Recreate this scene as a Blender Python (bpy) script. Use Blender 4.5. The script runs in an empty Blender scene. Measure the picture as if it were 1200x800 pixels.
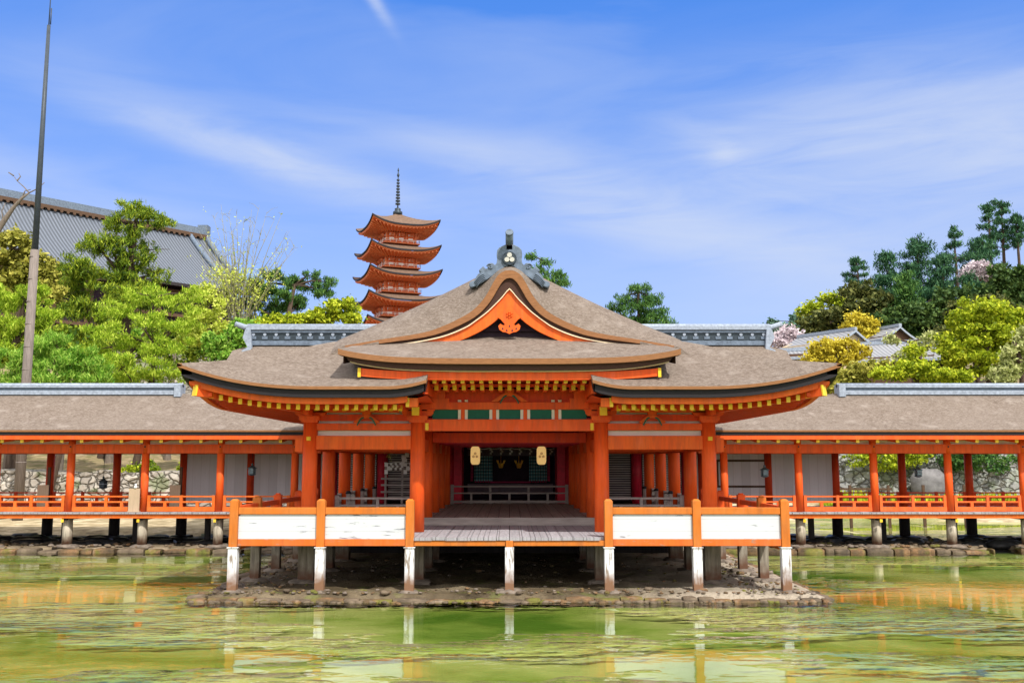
import bpy, math, random
import numpy as np
from mathutils import Vector, noise as mnoise

R = math.radians
C = bpy.context.scene.collection
rng = random.Random(7)

# ------------------------------------------------------------------ camera, sky, sun, exposure
FPX, TH, CX, EYE = 1130.0, math.atan(141/1130.0), 597.0, 3.05
cam = bpy.data.cameras.new('camera'); camo = bpy.data.objects.new('camera', cam); C.objects.link(camo)
camo.location = (0, 0, EYE); camo.rotation_euler = (R(90)+TH, 0, 0)
cam.sensor_width = 36; cam.sensor_fit = 'HORIZONTAL'; cam.lens = FPX/1200*36
cam.shift_x = 0.0025; cam.clip_start = 0.1; cam.clip_end = 6000
bpy.context.scene.camera = camo
SUN_AZ, SUN_EL = 150.0, 50.0          # azimuth clockwise from +Y (behind the camera, to its right)
w = bpy.data.worlds.new('World'); bpy.context.scene.world = w; w.use_nodes = True
nt = w.node_tree; nt.nodes.clear()
def wn(t, **k):
    n = nt.nodes.new(t)
    for a, b in k.items(): setattr(n, a, b)
    return n
def wl(a, b): nt.links.new(a, b)
sky = wn('ShaderNodeTexSky', sky_type='NISHITA', sun_disc=False, sun_elevation=R(SUN_EL), sun_rotation=R(SUN_AZ),
         air_density=1.0, dust_density=0.25, ozone_density=3.0)
tint = wn('ShaderNodeMix', data_type='RGBA', blend_type='MULTIPLY'); tint.inputs[0].default_value = 1
tint.inputs[7].default_value = (0.62, 0.72, 1.22, 1); wl(sky.outputs[0], tint.inputs[6])
tc = wn('ShaderNodeTexCoord')
sep = wn('ShaderNodeSeparateXYZ'); wl(tc.outputs['Generated'], sep.inputs[0])
gr_ = wn('ShaderNodeValToRGB'); wl(sep.outputs[2], gr_.inputs[0]); e_ = gr_.color_ramp.elements
for i_, (p_, c_) in enumerate(((0, (.44,.60,.86)), (.13, (.27,.46,.86)), (.26, (.125,.335,.85)), (.42, (.055,.265,.83)), (.9, (.04,.19,.70)))):
    if i_ > 1: e_.new(p_)
    e_[i_].position = p_; e_[i_].color = (*c_, 1)
gsc = wn('ShaderNodeMix', data_type='RGBA', blend_type='MULTIPLY'); gsc.inputs[0].default_value = 1; gsc.inputs[7].default_value = (2.95, 2.95, 2.95, 1); wl(gr_.outputs[0], gsc.inputs[6])
blend = wn('ShaderNodeMix', data_type='RGBA'); blend.inputs[0].default_value = .8; wl(tint.outputs[2], blend.inputs[6]); wl(gsc.outputs[2], blend.inputs[7])
mp = wn('ShaderNodeMapping'); mp.inputs['Rotation'].default_value = (0, R(14), 0); mp.inputs['Scale'].default_value = (1.5, 1.0, 7.5)
wl(tc.outputs['Generated'], mp.inputs[0])
n1 = wn('ShaderNodeTexNoise'); n1.inputs['Scale'].default_value = 1.6; n1.inputs['Detail'].default_value = 9; n1.inputs['Roughness'].default_value = .52
n1.inputs['Distortion'].default_value = .5; wl(mp.outputs[0], n1.inputs[0])
n2 = wn('ShaderNodeTexNoise'); n2.inputs['Scale'].default_value = 2.0; n2.inputs['Detail'].default_value = 3; wl(tc.outputs['Generated'], n2.inputs[0])
def wm(op, a, b, cl=False):
    n = wn('ShaderNodeMath', operation=op, use_clamp=cl)
    for i, x in enumerate((a, b)):
        if isinstance(x, (int, float)): n.inputs[i].default_value = x
        else: wl(x, n.inputs[i])
    return n.outputs[0]
cl = wn('ShaderNodeMapRange'); cl.inputs[1].default_value = .47; cl.inputs[2].default_value = .78; wl(n1.outputs[0], cl.inputs[0])
c2 = wn('ShaderNodeMapRange'); c2.inputs[1].default_value = .38; c2.inputs[2].default_value = .66; wl(n2.outputs[0], c2.inputs[0])
right = wm('MULTIPLY_ADD', sep.outputs[0], .55); nt.nodes[-1].inputs[2].default_value = .62
def band(x0, z0, slope, wu, wv):
    u = wm('SUBTRACT', sep.outputs[0], x0); v = wm('SUBTRACT', wm('SUBTRACT', sep.outputs[2], z0), wm('MULTIPLY', u, slope))
    q = wm('ADD', wm('POWER', wm('ABSOLUTE', wm('DIVIDE', u, wu), 0), 2.0), wm('POWER', wm('ABSOLUTE', wm('DIVIDE', v, wv), 0), 2.0))
    return wm('POWER', 2.718, wm('MULTIPLY', q, -1.0))
nb_ = wn('ShaderNodeMapRange'); nb_.inputs[1].default_value = .34; nb_.inputs[2].default_value = .66
mp3 = wn('ShaderNodeMapping'); mp3.inputs['Rotation'].default_value = (0, R(15), 0); mp3.inputs['Scale'].default_value = (3.2, 2, 17); wl(tc.outputs['Generated'], mp3.inputs[0])
n3 = wn('ShaderNodeTexNoise'); n3.inputs['Scale'].default_value = 1.7; n3.inputs['Detail'].default_value = 10; n3.inputs['Roughness'].default_value = .58; n3.inputs['Distortion'].default_value = .8; wl(mp3.outputs[0], n3.inputs[0])
wl(wm('ADD', wm('MULTIPLY', n1.outputs[0], .45), wm('MULTIPLY', n3.outputs[0], .55)), nb_.inputs[0])
bands = 0
for (bx, bz, bs, bu, bv, ba) in ((-.25, .302, -.2, .13, .014, .62), (-.19, .287, -.3, .20, .03, .28), (.10, .262, -.28, .17, .024, .60), (.17, .235, -.30, .22, .05, .30), (.36, .30, -.08, .20, .075, .46), (.46, .26, -.1, .2, .06, .40), (-.13, .442, -1.2, .014, .009, .5), (.213, .306, -.3, .012, .009, .35), (.22, .30, -.4, .04, .02, .3), (-.45, .25, -.1, .15, .04, .25)):
    t_ = wm('MULTIPLY', band(bx, bz, bs, bu, bv), ba); bands = t_ if bands == 0 else wm('ADD', bands, t_)
bands = wm('MULTIPLY', bands, wm('ADD', wm('MULTIPLY', nb_.outputs[0], 1.45), .12))
streak = wm('MULTIPLY', wm('MULTIPLY', cl.outputs[0], wm('ADD', c2.outputs[0], .35, True)), right, True)
low = wn('ShaderNodeMapRange'); low.inputs[1].default_value = .46; low.inputs[2].default_value = .02; wl(sep.outputs[2], low.inputs[0])
veil = wm('MULTIPLY', wm('POWER', low.outputs[0], 1.3), wm('MULTIPLY', right, .82), True)
den = wm('ADD', wm('ADD', wm('MULTIPLY', streak, .45), bands), veil)
den = wm('SUBTRACT', 1.0, wm('POWER', 2.718, wm('MULTIPLY', den, -1.3)))
den = wm('MINIMUM', den, .85)
cmix = wn('ShaderNodeMix', data_type='RGBA'); wl(den, cmix.inputs[0]); wl(blend.outputs[2], cmix.inputs[6]); cmix.inputs[7].default_value = (2.15, 2.4, 2.95, 1)
back = wn('ShaderNodeMapRange', interpolation_type='SMOOTHSTEP'); back.inputs[1].default_value = .38; back.inputs[2].default_value = -.5; wl(wm('SUBTRACT', sep.outputs[1], wm('MULTIPLY', sep.outputs[2], 1.1)), back.inputs[0])  # whitish glow added to the sky behind and overhead, as frontal fill light
fill_glow_mix = wn('ShaderNodeMix', data_type='RGBA'); wl(wm('MULTIPLY', back.outputs[0], .9), fill_glow_mix.inputs[0]); wl(cmix.outputs[2], fill_glow_mix.inputs[6]); fill_glow_mix.inputs[7].default_value = (5.3, 5.1, 4.9, 1)
bg = wn('ShaderNodeBackground'); bg.inputs[1].default_value = 0.15; wl(fill_glow_mix.outputs[2], bg.inputs[0])
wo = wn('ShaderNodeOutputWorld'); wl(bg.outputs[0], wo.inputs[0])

sl = bpy.data.lights.new('sun', 'SUN'); sl.energy = 2.4; sl.angle = R(1.2); sl.color = (1, .94, .85)
so = bpy.data.objects.new('sun', sl); C.objects.link(so)
sd = Vector((math.sin(R(SUN_AZ))*math.cos(R(SUN_EL)), math.cos(R(SUN_AZ))*math.cos(R(SUN_EL)), math.sin(R(SUN_EL))))
so.rotation_euler = sd.to_track_quat('Z', 'Y').to_euler(); so.location = (20, -20, 40)
sc = bpy.context.scene
sc.view_settings.view_transform = 'Standard'; sc.view_settings.look = 'None'; sc.view_settings.gamma = 1
sc.view_settings.exposure = 1.05
sc.cycles.max_bounces = 8; sc.cycles.diffuse_bounces = 4; sc.cycles.transparent_max_bounces = 12
sc.cycles.caustics_reflective = False; sc.cycles.caustics_refractive = False

# ------------------------------------------------------------------ helpers
def W(px, py, Y):
    """point of the photograph (1200x800) at world distance Y in front of the camera"""
    x = (px-CX)/FPX; u = (400-py)/FPX
    t = Y/(math.cos(TH)-u*math.sin(TH))
    return Vector((x*t, Y, EYE+(math.sin(TH)+u*math.cos(TH))*t))
def ZY(py, Y): return W(CX, py, Y).z
def XY(px, py, Y): return W(px, py, Y).x
def lerp(a, b, t): return a+(b-a)*t
def sstep(a, b, x):
    t = min(1, max(0, (x-a)/(b-a))); return t*t*(3-2*t)

class MB:
    def __init__(s): s.v = []; s.f = []; s.m = []; s.s = []
    def add(s, vs, fs, m=0, sm=False):
        o = len(s.v); s.v += [tuple(p) for p in vs]
        for f in fs: s.f.append([i+o for i in f]); s.m.append(m); s.s.append(sm)
        return s
    def box(s, x0, x1, y0, y1, z0, z1, m=0):
        vs = [(x0,y0,z0),(x1,y0,z0),(x1,y1,z0),(x0,y1,z0),(x0,y0,z1),(x1,y0,z1),(x1,y1,z1),(x0,y1,z1)]
        return s.add(vs, [(0,3,2,1),(4,5,6,7),(0,1,5,4),(1,2,6,5),(2,3,7,6),(3,0,4,7)], m)
    def beam(s, p0, p1, wd, h, m=0):
        p0, p1 = Vector(p0), Vector(p1); d = (p1-p0).normalized()
        side = d.cross(Vector((0,0,1)))
        side = Vector((1,0,0)) if side.length < 1e-4 else side.normalized()
        up = side.cross(d).normalized(); vs = []
        for p in (p0, p1):
            for a, b in ((-1,-1),(1,-1),(1,1),(-1,1)): vs.append(p+side*(a*wd/2)+up*(b*h/2))
        return s.add(vs, [(3,2,1,0),(4,5,6,7),(0,1,5,4),(1,2,6,5),(2,3,7,6),(3,0,4,7)], m)
    def cyl(s, p0, p1, r0, r1=None, n=14, m=0, caps=True):
        if r1 is None: r1 = r0
        p0, p1 = Vector(p0), Vector(p1); d = (p1-p0).normalized()
        a = d.orthogonal().normalized(); b = d.cross(a); vs = []
        for p, r in ((p0, r0), (p1, r1)):
            for i in range(n):
                t = 2*math.pi*i/n; vs.append(p+a*(r*math.cos(t))+b*(r*math.sin(t)))
        s.add(vs, [(i, (i+1)%n, n+(i+1)%n, n+i) for i in range(n)], m, True)
        if caps:
            o = len(s.v)-2*n; s.f.append([o+i for i in range(n)][::-1]); s.f.append([o+n+i for i in range(n)]); s.m += [m, m]; s.s += [False]*2
        return s
    def tube(s, pts, rs, n=7, m=0):
        pts = [Vector(p) for p in pts]; vs = []
        for i, p in enumerate(pts):
            d = (pts[min(i+1, len(pts)-1)]-pts[max(i-1, 0)]).normalized()
            a = d.cross(Vector((.31,.95,.05))).normalized(); b = d.cross(a)
            for k in range(n):
                t = 2*math.pi*k/n; vs.append(p+a*(rs[i]*math.cos(t))+b*(rs[i]*math.sin(t)))
        fs = [(i*n+k, i*n+(k+1)%n, (i+1)*n+(k+1)%n, (i+1)*n+k) for i in range(len(pts)-1) for k in range(n)]
        fs.append(tuple((len(pts)-1)*n+k for k in range(n)))
        return s.add(vs, fs, m, True)
    def lathe(s, prof, c, n=14, m=0, sm=True, sq=0):
        vs = []
        for r, z in prof:
            for k in range(n):
                t = 2*math.pi*k/n+sq; vs.append((c[0]+r*math.cos(t), c[1]+r*math.sin(t), c[2]+z))
        L = len(prof)
        fs = [(i*n+k, i*n+(k+1)%n, (i+1)*n+(k+1)%n, (i+1)*n+k) for i in range(L-1) for k in range(n)]
        fs += [tuple(range(n))[::-1], tuple((L-1)*n+k for k in range(n))]
        return s.add(vs, fs, m, sm)
    def prism(s, pts, y0, y1, m=0):
        n = len(pts); vs = [(x, y0, z) for x, z in pts]+[(x, y1, z) for x, z in pts]
        fs = [tuple(range(n))[::-1], tuple(range(n, 2*n))]+[(i, (i+1)%n, n+(i+1)%n, n+i) for i in range(n)]
        return s.add(vs, fs, m)
    def grid(s, rows, m=0, sm=True):
        h, wd = len(rows), len(rows[0]); vs = [p for r in rows for p in r]
        return s.add(vs, [(i*wd+j, i*wd+j+1, (i+1)*wd+j+1, (i+1)*wd+j) for i in range(h-1) for j in range(wd-1)], m, sm)
    def ribbon(s, A, B, off, m=0):
        """solid strip between curve A and curve B (3D lists), pushed back by vector off"""
        off = Vector(off); A = [Vector(p) for p in A]; B = [Vector(p) for p in B]
        A2 = [p+off for p in A]; B2 = [p+off for p in B]
        s.grid([A, B], m, False); s.grid([B, B2], m, False); s.grid([B2, A2], m, False); s.grid([A2, A], m, False)
        s.add([A[0], B[0], B2[0], A2[0]], [(0,1,2,3)], m); s.add([A[-1], B[-1], B2[-1], A2[-1]], [(3,2,1,0)], m)
        return s
    def build(s, name, mats, parent=None, bevel=0):
        me = bpy.data.meshes.new(name)
        off = parent.matrix_world.translation if False else (wloc(parent) if parent else Vector((0,0,0)))
        me.from_pydata([(p[0]-off[0], p[1]-off[1], p[2]-off[2]) for p in s.v], [], s.f)
        if not isinstance(mats, (list, tuple)): mats = [mats]
        for m_ in mats: me.materials.append(m_)
        me.polygons.foreach_set('material_index', s.m); me.polygons.foreach_set('use_smooth', s.s); me.update()
        o = bpy.data.objects.new(name, me); C.objects.link(o)
        if parent: o.parent = parent
        if bevel:
            b = o.modifiers.new('bevel', 'BEVEL'); b.width = bevel; b.segments = 2; b.limit_method = 'ANGLE'
        return o
def wloc(o):
    v = Vector((0,0,0))
    while o: v += o.location; o = o.parent
    return v
def tag(o, label=None, cat=None, group=None, kind=None):
    if label: o['label'] = label
    if cat: o['category'] = cat
    if group: o['group'] = group
    if kind: o['kind'] = kind
    return o
def thing(name, label, cat, loc=(0,0,0), group=None):
    o = bpy.data.objects.new(name, None); C.objects.link(o); o.location = loc; o.empty_display_size = .3
    return tag(o, label, cat, group)
def dup(o, loc=None, parent=None, label=None):
    c = o.copy(); C.objects.link(c); c.parent = parent
    if loc is not None: c.location = loc
    if label: c['label'] = label
    for ch in [k for k in bpy.data.objects if k.parent == o]: dup(ch, None, c)
    return c
def quads(name, P, mat, parent=None):
    """P: (n,4,3) array of quads"""
    n = len(P); me = bpy.data.meshes.new(name)
    off = np.array(wloc(parent)) if parent else 0
    me.vertices.add(n*4); me.vertices.foreach_set('co', (P.reshape(-1, 3)-off).astype(np.float32).ravel())
    me.loops.add(n*4); me.loops.foreach_set('vertex_index', np.arange(n*4, dtype=np.int32))
    me.polygons.add(n); me.polygons.foreach_set('loop_start', np.arange(0, n*4, 4, dtype=np.int32))
    me.polygons.foreach_set('loop_total', np.full(n, 4, dtype=np.int32)); me.materials.append(mat)
    me.update(); me.validate()
    o = bpy.data.objects.new(name, me); C.objects.link(o)
    if parent: o.parent = parent
    return o

# ------------------------------------------------------------------ materials
class NT:
    def __init__(s, name):
        s.mat = bpy.data.materials.new(name); s.mat.use_nodes = True; s.t = s.mat.node_tree; s.t.nodes.clear()
        s.out = s.n('ShaderNodeOutputMaterial'); s.p = s.n('ShaderNodeBsdfPrincipled'); s.l(s.p.outputs[0], s.out.inputs[0]); s.p.inputs['Specular IOR Level'].default_value = .22
        s.tc = s.n('ShaderNodeTexCoord')
    def n(s, t, **k):
        n = s.t.nodes.new(t)
        for a, b in k.items(): setattr(n, a, b)
        return n
    def l(s, a, b): s.t.links.new(a, b)
    def map(s, scale=(1,1,1), rot=(0,0,0)):
        m = s.n('ShaderNodeMapping'); m.inputs['Scale'].default_value = scale; m.inputs['Rotation'].default_value = rot
        s.l(s.tc.outputs['Object'], m.inputs[0]); return m.outputs[0]
    def noise(s, scale, detail=4, vec=None, rough=.5, dist=0):
        n = s.n('ShaderNodeTexNoise'); n.inputs['Scale'].default_value = scale; n.inputs['Detail'].default_value = detail
        n.inputs['Roughness'].default_value = rough; n.inputs['Distortion'].default_value = dist
        s.l(vec if vec is not None else s.tc.outputs['Object'], n.inputs[0]); return n.outputs[0]
    def ramp(s, fac, stops):
        r = s.n('ShaderNodeValToRGB'); e = r.color_ramp.elements
        while len(e) < len(stops): e.new(.5)
        for i, (p, c) in enumerate(stops):
            e[i].position = p; e[i].color = (*c, 1) if len(c) == 3 else c
        s.l(fac, r.inputs[0]); return r.outputs[0]
    def rng(s, v, a, b, c=0, d=1):
        m = s.n('ShaderNodeMapRange'); s.l(v, m.inputs[0])
        for i, x in enumerate((a, b, c, d)): m.inputs[i+1].default_value = x
        return m.outputs[0]
    def mix(s, f, a, b, mode='MIX'):
        m = s.n('ShaderNodeMix', data_type='RGBA', blend_type=mode)
        for i, x in ((0, f), (6, a), (7, b)):
            if isinstance(x, (int, float)): m.inputs[i].default_value = x
            elif isinstance(x, tuple): m.inputs[i].default_value = (*x, 1)
            else: s.l(x, m.inputs[i])
        return m.outputs[2]
    def math(s, op, a, b=0):
        m = s.n('ShaderNodeMath', operation=op)
        for i, x in enumerate((a, b)):
            if isinstance(x, (int, float)): m.inputs[i].default_value = x
            else: s.l(x, m.inputs[i])
        return m.outputs[0]
    def sepz(s):
        q = s.n('ShaderNodeSeparateXYZ'); s.l(s.tc.outputs['Object'], q.inputs[0]); return q.outputs[2]
    def bump(s, h, strength=.3, dist=.02):
        b = s.n('ShaderNodeBump'); b.inputs['Strength'].default_value = strength; b.inputs['Distance'].default_value = dist
        s.l(h, b.inputs['Height']); s.l(b.outputs[0], s.p.inputs['Normal'])
    def col(s, c):
        if isinstance(c, tuple): s.p.inputs['Base Color'].default_value = (*c, 1)
        else: s.l(c, s.p.inputs['Base Color'])
    def rough(s, r):
        if isinstance(r, (int, float)): s.p.inputs['Roughness'].default_value = r
        else: s.l(r, s.p.inputs['Roughness'])
def simple(name, c, var=.18, scale=6, rough=.6, stretch=(1,1,1), bump=.15, bd=.01, metal=0):
    m = NT(name); v = m.map(stretch); n = m.noise(scale, 6, v, .6)
    a = tuple(x*(1-var) for x in c); b = tuple(min(.95, x*(1+var)) for x in c)
    m.col(m.ramp(n, [(.3, a), (.7, b)])); m.rough(rough); m.p.inputs['Metallic'].default_value = metal
    if bump: m.bump(n, bump, bd)
    return m.mat
def paint(name, c, faded, rough=.5, chips=None, wear=.62):
    """painted timber: fine grain, patches faded by weather"""
    m = NT(name); n = m.noise(1.7, 5); g = m.noise(14, 6, m.map((1, 1, .12)), .6)
    k = m.mix(m.rng(n, .38, .72), c, faded); k = m.mix(m.rng(g, .38, .75, 0, .5), k, tuple(x*.62 for x in c)); st_ = m.noise(3.2, 6, m.map((1.6, 1.6, .25)), .65); k = m.mix(m.rng(st_, .50, .74, 0, .7), k, tuple(x*.5+.02 for x in c)); k = m.mix(m.rng(m.noise(5, 5, m.map((1, 1, .3))), .6, .8, 0, .35), k, tuple(min(.9, x*.9+.10) for x in c))
    if chips:
        ch = m.noise(9, 7, m.map((.35, .35, 1.2)), .65); k = m.mix(m.rng(ch, wear, wear+.05), k, chips)
    m.col(k); m.rough(rough); m.bump(g, .12, .006); return m.mat
M = {}
M['verm'] = paint('vermilion_paint', (.87, .105, .013), (.88, .14, .026))
M['verm_shade'] = paint('shaded_vermilion_paint', (.72, .062, .011), (.78, .085, .016))  # darker copy of the vermilion, shade put into the colour of sheltered parts
M['orange'] = paint('orange_ochre_paint', (.60, .168, .020), (.58, .20, .045), .5, (.42, .22, .13), .66)
M['orange_low'] = paint('worn_orange_paint', (.70, .15, .022), (.60, .17, .05), .55, (.38, .2, .13), .60)
M['yellow'] = paint('yellow_paint', (.92, .60, .035), (.93, .66, .08))
M['verm_rail'] = paint('rail_vermilion', (.80, .125, .020), (.80, .18, .05), .5, (.5, .25, .16), .68)
M['left_rail'] = paint('rail_orange', (.76, .14, .016), (.74, .19, .04), .5, (.42, .22, .13), .68)
M['barge'] = paint('bargeboard_orange', (.86, .125, .014), (.88, .17, .022))
M['green'] = simple('green_panel_paint', (.012, .12, .085), .12, 8)
M['plaster'] = simple('white_plaster', (.80, .76, .74), .05, 5, .8)
M['cream'] = simple('cream_edge', (.80, .66, .46), .1, 9, .7)
M['black'] = simple('blackened_bark_layer', (.020, .018, .022), .3, 20, .7, (1,1,6), .4)
M['darkbark'] = simple('dark_brown_layer', (.060, .028, .020), .35, 16, .7, (1,1,7), .5)
M['brownedge'] = simple('trimmed_bark_edge', (.27, .125, .055), .35, 14, .8, (.5,.5,9), .6)
M['greywood'] = simple('weathered_grey_wood', (.34, .30, .28), .25, 9, .75, (1, 1, .15))
M['greywood_h'] = simple('weathered_grey_rail', (.36, .32, .30), .25, 9, .75, (.15, 1, 1))
M['tanwood'] = simple('bare_tan_board', (.48, .36, .25), .12, 7, .7, (4, 4, .4))
M['brownwood'] = simple('brown_post_wood', (.10, .06, .038), .3, 9, .8, (3,3,.4))
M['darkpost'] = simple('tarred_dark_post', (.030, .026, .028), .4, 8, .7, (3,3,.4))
M['redlac_glow'] = simple('red_lacquer_with_glow', (.58, .018, .045), .2, 6, .4)  # red lacquer with the crimson glow of the interior painted into it
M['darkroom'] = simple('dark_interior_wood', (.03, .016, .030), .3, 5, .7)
M['bronze'] = simple('green_grey_bronze', (.20, .27, .31), .25, 18, .45, metal=.5)
M['darkbronze'] = simple('dark_bronze', (.045, .06, .075), .25, 18, .45, metal=.5)
M['pole'] = simple('dark_blue_steel', (.055, .07, .09), .15, 6, .4)
M['gold'] = simple('gilt_metal', (.85, .50, .06), .1, 12, .35, metal=.6)
M['teal'] = simple('teal_cloth', (.09, .30, .33), .3, 14, .8)
M['pink'] = simple('crimson_edge_cloth', (.45, .03, .12), .2, 14, .8)
M['paperw'] = simple('white_paper', (.86, .86, .86), .04, 9, .8, bump=0)
M['curtain'] = simple('grey_violet_curtain', (.12, .10, .13), .2, 12, .85)
M['iron'] = simple('dark_iron', (.02, .02, .022), .2, 12, .5)
M['trunk'] = simple('tree_bark', (.075, .052, .038), .45, 9, .9, (2,2,.4), .6, .03)
M['trunk_pale'] = simple('pale_twig_bark', (.25, .24, .15), .25, 9, .9)
M['trunk_grey'] = simple('grey_tree_bark', (.17, .14, .115), .4, 9, .9, (2,2,.4), .6, .03)
M['bluegrey'] = simple('blue_grey_tile', (.13, .17, .23), .35, 7, .55, bump=.3)
M['crest'] = simple('pale_crest_metal', (.50, .50, .46), .2, 20, .5)
M['tilewhite'] = simple('pale_tile_cap', (.29, .34, .42), .3, 9, .6)
M['houseplaster'] = simple('cream_house_plaster', (.62, .50, .34), .08, 3, .9)
M['housewood'] = simple('dark_house_boards', (.11, .065, .045), .25, 6, .8, (5,5,.5))
M['pagred'] = simple('pagoda_red_wood', (.66, .13, .035), .2, 4, .6)
M['pagpink'] = simple('pagoda_bracket_wood', (.66, .19, .08), .25, 5, .6)

def m_white_post():
    m = NT('peeling_white_paint'); g = m.noise(6, 8, m.map((3, 3, .35)), .65)
    k = m.mix(m.rng(g, .52, .60), (.70, .72, .76), (.26, .21, .17))
    sp = m.n('ShaderNodeSeparateXYZ'); m.l(m.tc.outputs['Object'], sp.inputs[0])
    wet = m.math('ADD', sp.outputs[2], m.math('MULTIPLY', m.noise(5, 4), .5))
    k = m.mix(m.rng(wet, .95, .55), k, (.22, .12, .07)); m.col(k); m.rough(.7); m.bump(g, .35, .01); return m.mat
M['whitepost'] = m_white_post()
def m_greypost(nm='weathered_stilt_wood', q=1):
    m = NT(nm); g = m.noise(6, 8, m.map((3, 3, .3)), .65)
    k = m.ramp(g, [(.3, (.13*q, .11*q, .09*q)), (.55, (.28*q, .25*q, .20*q)), (.75, (.40*q, .37*q, .31*q))])
    sp = m.n('ShaderNodeSeparateXYZ'); m.l(m.tc.outputs['Object'], sp.inputs[0])
    wet = m.math('ADD', sp.outputs[2], m.math('MULTIPLY', m.noise(5, 4), .5))
    k = m.mix(m.rng(wet, .85, .5), k, (.13, .065, .04)); m.col(k); m.rough(.8); m.bump(g, .35, .01); return m.mat
M['stilt'] = m_greypost(); M['palestilt'] = m_greypost('pale_round_stilt', 1.7)
def m_panel(name, seed, amt):
    m = NT(name); mp_ = m.n('ShaderNodeMapping'); mp_.inputs['Location'].default_value = (seed, seed*2, seed); mp_.inputs['Scale'].default_value = (.8, 1, 8)
    m.l(m.tc.outputs['Object'], mp_.inputs[0]); n = m.noise(1.6, 8, mp_.outputs[0], .68)
    k = m.mix(m.rng(n, amt, amt+.035), (.58, .61, .66), (.20, .21, .25))
    pl = m.math('FRACT', m.math('MULTIPLY', m.sepz(), 3.7)); k = m.mix(m.rng(m.math('ABSOLUTE', m.math('SUBTRACT', pl, .5)), .0, .035, .55, 0), k, (.36, .37, .40))
    f = m.noise(3, 5, m.map((.6, 1, 4))); k = m.mix(m.rng(f, .5, .8, 0, .25), k, (.55, .55, .56))
    m.col(k); m.rough(.6); m.bump(n, .2, .006); return m.mat
def m_boards(name, c, dark, width, axis='X', rough=.65, var=.22):
    """boards with narrow dark joints; joints run along the other axis"""
    m = NT(name); sp = m.n('ShaderNodeSeparateXYZ'); m.l(m.tc.outputs['Object'], sp.inputs[0])
    u = m.math('DIVIDE', sp.outputs['XYZ'.index(axis)], width)
    fr = m.math('FRACT', u); cell = m.math('FLOOR', u)
    wn_ = m.n('ShaderNodeTexWhiteNoise', noise_dimensions='1D'); m.l(cell, wn_.inputs['W'])
    st = {'X': (5, .4, .4), 'Y': (.4, 5, .4), 'Z': (.4, .4, 5)}[axis]
    g = m.noise(4, 7, m.map(st), .6)
    k = m.ramp(g, [(.3, tuple(x*(1-var) for x in c)), (.7, tuple(x*(1+var) for x in c))])
    k = m.mix(m.rng(wn_.outputs[0], 0, 1, 0, .4), k, tuple(x*.6 for x in c))
    d = m.math('MINIMUM', fr, m.math('SUBTRACT', 1, fr))
    k = m.mix(m.rng(d, .0, .045, 1, 0), k, dark); m.col(k); m.rough(rough); m.bump(g, .15, .006); return m.mat
M['deck'] = m_boards('grey_deck_boards', (.37, .36, .39), (.07, .06, .06), .24)
M['deck_in'] = m_boards('inner_floor_boards', (.33, .28, .25), (.06, .045, .04), .30)
M['wallboard'] = m_boards('white_painted_boards', (.86, .83, .86), (.66, .62, .64), .33, 'X', .7, .04)

def m_bark():
    """thick layered cypress-bark roofing, weathered grey over brown"""
    m = NT('cypress_bark_roof')
    fine = m.noise(19, 8, m.map((.55, .9, 2.4)), .80); big = m.noise(.55, 5, None, .6); med = m.noise(5.5, 6, m.map((.6, .7, 1.8)), .66)
    k = m.ramp(fine, [(.34, (.065, .048, .038)), (.49, (.19, .150, .122)), (.66, (.34, .29, .25))])
    k = m.mix(m.rng(big, .38, .66, 0, .35), k, (.24, .20, .17)); k = m.mix(m.rng(med, .50, .70, 0, .5), k, (.105, .076, .058))
    k = m.mix(m.rng(m.noise(2.2, 5), .56, .74, 0, .45), k, (.36, .315, .28))
    m.col(k); m.rough(.9); m.bump(m.math('ADD', fine, m.math('MULTIPLY', med, 1.2)), .7, .05); return m.mat
M['bark'] = m_bark()
def m_tileroof(name, ang, width, c1=(.16, .185, .23), c2=(.07, .082, .10)):
    m = NT(name); sp = m.n('ShaderNodeSeparateXYZ'); m.l(m.map((1,1,1), (0, 0, ang)), sp.inputs[0])
    fr = m.math('FRACT', m.math('DIVIDE', sp.outputs[0], width)); tri = m.math('ABSOLUTE', m.math('SUBTRACT', fr, .5))
    fz = m.math('FRACT', m.math('DIVIDE', sp.outputs[2], width*.55))
    k = m.mix(m.rng(tri, .12, .34), c1, c2); k = m.mix(m.rng(fz, .0, .2, .5, 0), k, c2)
    k = m.mix(m.rng(m.noise(1.3, 5), .4, .7, 0, .4), k, tuple(x*.6 for x in c1))
    m.col(k); m.rough(.55); m.bump(tri, .6, .08); return m.mat
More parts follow.
